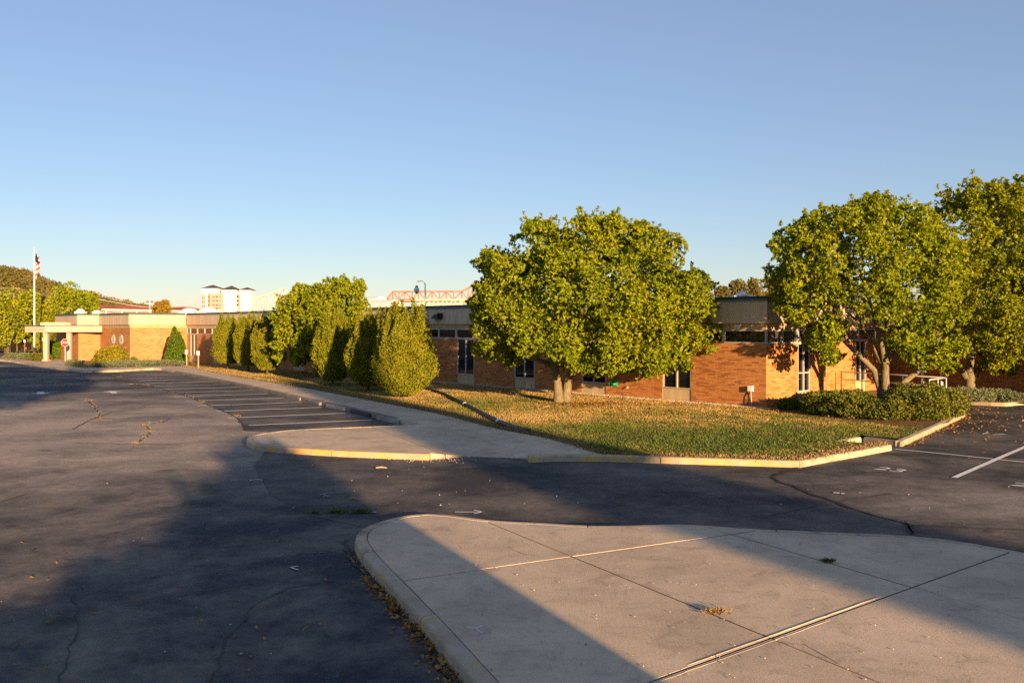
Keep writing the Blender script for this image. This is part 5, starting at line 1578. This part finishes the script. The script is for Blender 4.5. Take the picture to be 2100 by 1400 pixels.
# utility poles and wires
def upole(px, Y, yt, label, arm=1.1):
    p = D(px, Y, yt)
    t = thing('utility_pole', label, 'utility pole', (p.x, p.y, 0), 'utility poles left of the school')
    MB().tube([(0, 0, 0), (0, 0, p.z)], [.17, .12], 8).build('pole', M['polewood'], t)
    MB().box(-arm, arm, -.07, .07, p.z - .6, p.z - .42).build('crossarm', M['polewood'], t)
    for x in (-arm * .9, -arm * .4, arm * .4, arm * .9): MB().tube([(x, 0, p.z - .42), (x, 0, p.z - .22)], .05, 6).build('insulator', M['galv'], t)
    return p
u1 = upole(194, 150, 596, 'wooden utility pole standing beside the rusty shed roof')
u2 = upole(28, 165, 587, 'wooden utility pole among the trees at the left edge')
wl = thing('power_line', 'overhead power lines crossing the wooded hill', 'wires')
for dz, x0 in ((-.2, -.9), (-.2, .4), (-.75, 0), (-1.2, 0), (-1.3, .1)):
    for A_, B_ in ((D(-300, 190, 583), u2), (u2, u1), (u1, D(420, 175, 608))):
        pts = [A_.lerp(B_, k / 10) + Vector((x0, 0, dz - 1.2 * math.sin(math.pi * k / 10))) for k in range(11)]
        MB().tube(pts, .018 if dz > -.7 else .03, 5).build('wire', M['bridge_pale'], wl)
tl = D(307, 120, 617)
t = thing('twin_street_lamp', 'grey pole with two round lamps left of the golden tree', 'street lamp', (tl.x, tl.y, 0))
MB().tube([(0, 0, 0), (0, 0, tl.z)], [.08, .05], 8).build('pole', M['galv'], t)
MB().tube([(-.28, 0, tl.z), (.28, 0, tl.z)], .03, 6).build('arm', M['galv'], t)
for s in (-1, 1): MB().lathe((s * .28, 0, tl.z - .12), [(.02, -.12), (.15, -.09), (.19, 0), (.12, .12), (.03, .17)], 12).build('lamp_head', M['bluegrey'], t, True)
# shaded brick wing at the far left
an = thing('annex_building', 'shaded low brick annex behind the trees on the far left', 'building')
a0 = D(-120, 118)
MB().box(a0.x, D(62, 118).x, 118, 130, .1, 3.2).build('wall', M['brick'], an)
MB().box(a0.x - .2, D(62, 118).x + .2, 117.8, 130.2, 3.2, 4.0).build('fascia', M['fascia'], an)
for px in (-60, -25, 10, 28, 46):
    q = D(px, 117.95)
    f = MB().box(q.x - .5, q.x + .5, 117.9, 117.99, .9, 2.8).build('window', M['glass'], an)
    MB().box(q.x - .6, q.x - .5, 117.86, 117.98, .85, 2.85).box(q.x + .5, q.x + .6, 117.86, 117.98, .85, 2.85).build('frame', M['alu'], f)

# ------------------------------------------------------------------ unseen shadow casters placed out of view (their shadows fall across the lot)
caster = thing('shadow_block', 'unseen block with sloping top, added behind the viewpoint to cast shade', 'shadow caster')  # added block, its outline shaped after the shadow it casts
SE = 4.3
hA, hB = (26 + 4) * TAN, (11.5 + 4) * TAN
def up_(u, s, z): return US(u, s, z)
prof = [(-14, 0), (SE, 0), (SE, hA), (1.0, hB), (-14, hB)]
vs = [up_(u, -4, z) for u, z in prof] + [up_(u, -9, z) for u, z in prof]
MB().add(vs, [(0, 1, 2, 3, 4), (9, 8, 7, 6, 5)] + [(i, i + 5, (i + 1) % 5 + 5, (i + 1) % 5) for i in range(5)]).build('wall', M['mortar'], caster)
def off_tree(label, u, s, rlist, n, trunk, seed):
    rng = np.random.default_rng(seed)
    b = US(trunk, s, 0)
    t = thing('unseen_tree', label, 'tree', b, 'trees behind the viewpoint')
    Ps, Os = [], []
    tot = sum(r[3] ** 2 for r in rlist)
    for (uu, ss, z, r) in rlist:
        c = US(uu, ss, z)
        k = int(n * r * r / tot)
        o = rand_unit(k, rng)
        Ps.append(np.array([[c.x - b.x, c.y - b.y, z]]) + o * r * (1 - .5 * rng.random((k, 1)) ** 1.5)); Os.append(o)
    P = np.concatenate(Ps); O = unit(np.concatenate(Os) + rng.normal(0, .5, (len(P), 3)))
    np_quads('crown', leaves(P, O, .5, .2, rng, (.3, 1.4)), M['leaf'], t)
    zt = max(r[2] for r in rlist)
    MB().tube([(0, 0, 0), (0, 0, zt)], [.25, .08], 8).build('trunk', M['bark'], t)
off_tree('tall narrow unseen tree added behind the viewpoint for its shadow band', 9.5, -50, [(9.5 + random.uniform(-.25, .25), -50, 4.5 + .75 * k, 1.75 * (1 if k < 9 else 1 - .12 * (k - 8))) for k in range(14)], 16000, 9.5, 301)  # added tree shape for the soft shadow band over the road
rl = []
random.seed(9)
for k in range(13):
    u_ = .2 + 3.5 * k / 12
    se = 10.6 + (u_ - 1.0) * 4.3 + random.uniform(-1.6, .5)
    rr_ = random.uniform(.45, .75)
    rl.append((u_, -18 + random.uniform(-1, 1), (max(se, 11) + 18) * TAN - rr_ * .8, rr_))
off_tree('small unseen tree added behind the viewpoint to fray a shadow edge', 1.5, -18, rl, 5200, 1.5, 303)  # added crown that roughens the sloping shadow edge
rl = []
random.seed(5)
for k in range(16): rl.append((random.uniform(-14, .2), -12 + random.uniform(-3, 3), random.uniform(9.0, 12.6), random.uniform(1.0, 1.7)))
off_tree('spreading tree behind the viewpoint on the left', -4, -12, rl, 9000, -9, 302)

rl = []
random.seed(12)
for k in range(14): rl.append((36.0 + random.uniform(-1.1, 1.3), 17 + random.uniform(-1.2, 1.2), random.uniform(.9, 3.9), random.uniform(.6, .95)))
off_tree('small unseen bushy tree added beyond the right edge to shade the wall', 35.5, 17, rl, 5000, 35.5, 304)  # added out of view to shade the far right brick wall

# ------------------------------------------------------------------ small scatter
def in_poly(x, y, P):
    c = np.zeros(len(x), bool)
    n = len(P)
    for i in range(n):
        x1, y1, x2, y2 = P[i][0], P[i][1], P[(i + 1) % n][0], P[(i + 1) % n][1]
        k = ((y1 > y) != (y2 > y)) & (x < (x2 - x1) * (y - y1) / (y2 - y1 + 1e-12) + x1)
        c ^= k
    return c
rng = np.random.default_rng(401)
# grass blades: denser near the camera, only in front of the wall
N = 700000
x = rng.uniform(-24, 17, N); y = rng.uniform(20, 66, N)
ok = in_poly(x, y, lawn_edge)
ok &= ((x - C0.x) * N1.x + (y - C0.y) * N1.y > .45) | ((x - C0.x) * N2.x + (y - C0.y) * N2.y > .3)
ok &= ~in_poly(x, y, [G(px, py, .13) for px, py in bed])
ok &= rng.random(N) < np.clip((30 / y) ** 1.5, 0, 1)
x, y = x[ok], y[ok]
n_ = len(x)
P = np.stack([x, y, np.full(n_, .125)], 1)
h = rng.uniform(.025, .06, (n_, 1)) * (.75 + .5 * (np.sin(x * 1.7) * np.cos(y * 1.3) > 0))[:, None]
a = rng.uniform(0, 2 * np.pi, n_)
wv = np.stack([np.cos(a), np.sin(a), np.zeros(n_)], 1) * rng.uniform(.008, .016, (n_, 1))
ln = np.stack([rng.normal(0, .5, n_), rng.normal(0, .5, n_), np.ones(n_)], 1) * h
tag(np_quads('grass', np.stack([P - wv, P + wv, P + ln], 1), M['grass'], None, 3), 'short half dry grass covering the lawn', 'grass', kind='stuff')

# ragged dry thatch along the pavement edge
bp = [G(px, py, .14) for px, py in [(378, 750.8), (409, 756), (440, 762.5), (520, 776), (640, 796.5), (740, 815.5), (886, 843), (943, 856.5), (1000, 872), (1057, 884), (1114, 894), (1157, 905), (1200, 918), (1236, 929)]] + [G(px, py, .14) for px, py in [(1300, 933), (1400, 935.5), (1560, 940), (1634, 942), (1700, 931), (1770, 919), (1815, 911)]]
bpd = dens(bp, .05)
pts = np.array([(p.x, p.y, .14) for p in bpd])
P = pts[rng.integers(0, len(pts), 26000)] + np.stack([rng.normal(0, .12, 26000), rng.normal(.08, .12, 26000), np.zeros(26000)], 1)
O = unit(rng.normal(0, .6, P.shape) + np.array([[0, 0, .8]]))
tag(np_quads('dry_grass', leaves(P, O, .075, .010, rng, (.2, 1.2)), M['dry_grass']), 'straw coloured grass fringe along sidewalk and kerb edge', 'grass', kind='stuff')

def pebbles(name, label, P, s, mat, kind='stuff'):
    n = len(P)
    base = np.array([(1, 0, 0), (-1, 0, 0), (0, 1, 0), (0, -1, 0), (0, 0, .7), (0, 0, -.7)], float)
    F8 = np.array([(0, 2, 4), (2, 1, 4), (1, 3, 4), (3, 0, 4), (2, 0, 5), (1, 2, 5), (3, 1, 5), (0, 3, 5)])
    a = rng.uniform(0, 6.28, n); ca, sa = np.cos(a), np.sin(a)
    b = base[None] * s[:, None, None] * rng.uniform(.6, 1.2, (n, 6, 1))
    v = np.stack([b[..., 0] * ca[:, None] - b[..., 1] * sa[:, None], b[..., 0] * sa[:, None] + b[..., 1] * ca[:, None], b[..., 2]], -1) + P[:, None, :]
    me = bpy.data.meshes.new(name)
    f = (F8[None] + (np.arange(n) * 6)[:, None, None]).reshape(-1, 3)
    me.from_pydata(v.reshape(-1, 3).tolist(), [], f.tolist())
    return tag(link(name, me, mat), label, 'gravel', kind=kind)
t_ = rng.uniform(0, 34, 5200); o_ = rng.uniform(.02, .5, 5200)
P = np.stack([C0.x + E1.x * t_ + N1.x * (o_ + .1), C0.y + E1.y * t_ + N1.y * (o_ + .1), np.full(5200, .145)], 1)
pebbles('gravel_strip', 'pebble strip along the foot of the brick wall', P, rng.uniform(.014, .045, 5200), M['pebble'])
sheet('gravel_bed', [C0 + N1 * .02 - E1 * .4, C0 + N1 * .62 - E1 * .4, C0 + N1 * .62 + E1 * 34, C0 + N1 * .02 + E1 * 34], .137, M['pebble'])
q = []
for _ in range(520):
    px = 720 + abs(random.gauss(0, 1)) * 0 + random.betavariate(3, 2.2) * 270; py = 934 + abs(random.gauss(0, 1)) * 5 + (px - 720) * .012
    q.append(G(px, py))
for _ in range(36): q.append(G(random.uniform(480, 1300), random.uniform(945, 1050)))
for _ in range(14): q.append(G(random.uniform(1500, 2090), random.uniform(960, 1080)))
for _ in range(26): q.append(G(random.uniform(0, 700), random.uniform(800, 1380)))
P = np.array([(p.x, p.y, .012) for p in q])
pebbles('loose_gravel', 'loose pale stones spilled on the road by the yellow kerb', P, rng.uniform(.006, .022, len(P)), M['pebble'])
q = [G(random.uniform(850, 2090), random.uniform(1100, 1395), .15) for _ in range(170)]
q = [p for p in q if in_poly(np.array([p.x]), np.array([p.y]), poly1)[0]]
P = np.array([(p.x, p.y, .157) for p in q])
pebbles('loose_gravel', 'small loose stones on the near concrete island', P, rng.uniform(.005, .012, len(P)), M['pebble'])

def litter(name, label, pts, z, L, W, flat=.25):
    P = np.array([(p[0], p[1], z) for p in pts])
    n = len(P)
    O = unit(np.stack([rng.normal(0, flat, n), rng.normal(0, flat, n), np.ones(n)], 1))
    V = leaves(P, O, L, W, rng, (1.2, 1.62), 1, .22)
    V[..., 2] = np.maximum(V[..., 2], z)
    return tag(np_quads(name, V, M['dead']), label, 'leaves', kind='stuff')
q = []
for _ in range(600):
    a, r = random.uniform(0, 6.28), abs(random.gauss(0, 1))
    q.append((B1.x + 1.2 + 2.4 * r * math.cos(a), B1.y - .9 + 1.0 * r * math.sin(a)))
for _ in range(130): p = G(random.uniform(1150, 1880), random.uniform(828, 915), .13); q.append((p.x, p.y))
q = [p for p in q if in_poly(np.array([p[0]]), np.array([p[1]]), lawn_edge)[0]]
litter('fallen_leaves', 'brown fallen leaves on the grass below the big round tree', q, .155, .085, .03)
q = []
for _ in range(420):
    px = random.gauss(2000, 60); py = 836 + abs(random.gauss(0, 34))
    p = G(px, py)
    q.append((p.x, p.y))
for _ in range(260):
    t2 = random.random(); p = kc[0].lerp(kc[-4], t2); q.append((p.x + abs(random.gauss(.12, .12)), p.y - abs(random.gauss(.08, .1))))
q = [p for p in q if not in_poly(np.array([p[0]]), np.array([p[1]]), lawn_edge)[0]]
litter('fallen_leaves', 'orange fallen leaves scattered over the asphalt beside the right kerb', q, .012, .075, .027)
q = []
for _ in range(900):
    i = random.randint(0, 40)
    c = random.choice([14, 20, 26, 30, 38, 46])
    i = min(max(int(random.gauss(c, 3.5)), 2), len(e1) - 2)
    p = offset(e1, -abs(random.gauss(.02, .05)) - .01)[i] if False else e1[i]
    a = e1[i + 1] - e1[i - 1]; a.normalize()
    d = abs(random.gauss(.03, .07)) + .02
    q.append((p.x - a.y * d + random.gauss(0, .1) * a.x, p.y + a.x * d + random.gauss(0, .1) * a.y))
litter('leaf_litter', 'dry brown leaf litter heaped against the near island kerb', q, .015, .065, .02, .8)
q = [G(random.uniform(20, 720), random.uniform(1100, 1395)) for _ in range(40)] + [G(random.uniform(560, 900), random.uniform(985, 1100)) for _ in range(14)]
litter('scattered_leaves', 'single dry leaves on the dark foreground asphalt', q, .012, .06, .02)
q = [G(random.uniform(430, 1240), random.uniform(775, 920), .14) for _ in range(40)]

def tuft(name, label, px, py, rx, ry, h, n, mat, z=0.0, seed=1):
    r_ = np.random.default_rng(seed)
    p = G(px, py, z)
    t = thing(name, label, 'weed', (p.x, p.y, z), 'weeds in the joints and cracks')
    P = np.stack([r_.normal(0, rx / 2, n), r_.normal(0, ry / 2, n), np.full(n, .004)], 1)
    O = unit(r_.normal(0, .7, (n, 3)) * np.array([[1, 1, .3]]) + np.array([[0, 0, .7]]))
    np_quads('blades', leaves(P, O, h, h * .09, r_, (.1, .9)), mat, t)['kind'] = 'stuff'
tuft('weed_tuft', 'half dry weed tuft in the joint of the near island', 1468, 1256, .13, .03, .06, 220, M['dry_grass'], .15, 1)
tuft('weed_tuft', 'small green weed tuft in the shaded island joint', 1697, 1152, .09, .03, .06, 140, M['weed'], .15, 2)
tuft('weed_tuft', 'leftmost of three weed tufts in the road crack before the island', 645, 1053, .10, .03, .06, 110, M['weed'], 0, 3)
tuft('weed_tuft', 'middle of three weed tufts in the road crack before the island', 690, 1052, .16, .04, .08, 220, M['weed'], 0, 4)
tuft('weed_tuft', 'rightmost of three weed tufts in the road crack before the island', 739, 1051.5, .15, .04, .08, 220, M['weed'], 0, 5)
for i, (px, py, s, lab) in enumerate(((247, 773, .5, 'dry weed clump at the far end of the stall edge crack'), (300, 790, .55, 'wide dry weed clump where the stall edge crack bends'), (268, 788, .35, 'dry weed clump left of the bend in the stall edge crack'), (484, 853, .35, 'dry weed clump nearest the peninsula on the stall edge crack'), (415, 825, .3, 'dry weed clump midway along the stall edge crack'),
                                      (183, 822, .4, 'dry weeds at the top of the short left crack'), (297, 872, .25, 'dry weeds at the elbow of the winding crack'), (309, 886, .3, 'dry weeds on the lower winding crack'), (280, 909, .3, 'dry weeds where the winding crack meets the cross crack'))):
    tuft('weed_tuft', lab, px, py, s * .42, s * .22, .06, 80, M['dry_grass'], 0, 10 + i)
# small dry weeds along the long cracks
q = []
for pl in ([(230, 770), (265, 788), (310, 791), (358, 805), (393, 815.6), (428, 831), (463, 845), (487, 857)], [(178, 819), (191, 831), (204, 848), (204, 862)], [(278, 909.5), (303, 894), (310, 883), (296, 871), (331, 866)], [(360, 752), (420, 773), (560, 802), (866, 871)]):
    dd = dens([G(*p) for p in pl], .1)
    for _ in range(60): c = random.choice(dd); q.append((c.x + random.gauss(0, .05), c.y + random.gauss(0, .05), .01))
P = np.array(q)
O = unit(rng.normal(0, .7, P.shape) * np.array([[1, 1, .3]]) + np.array([[0, 0, .6]]))
tag(np_quads('crack_weeds', leaves(P, O, .07, .008, rng, (.2, 1.0)), M['dry_grass']), 'thin dry weeds growing along the parking lot cracks', 'weeds', kind='stuff')
# a few sticks and a leaf clump on the road
for px0, py0, px1, py1, lab in ((771, 960.5, 793, 960.8, 'pale wooden stick lying on the road below the yellow kerb'), (719, 1024, 730, 1025, 'short orange stick on the road near the pink mark'), (1113, 836, 1130, 833.5, 'thin bare twig on the lawn left of the trunk base')):
    z = .13 if py0 < 900 else 0
    a, b = G(px0, py0, z), G(px1, py1, z)
    t = thing('stick', lab, 'stick', (a.x, a.y, z + .02))
    d = b - a
    MB().tube([(0, 0, 0), d * .5 + Vector((0, .02, .012)), d], [.016, .019, .013], 6).build('twig', M['wood'], t)
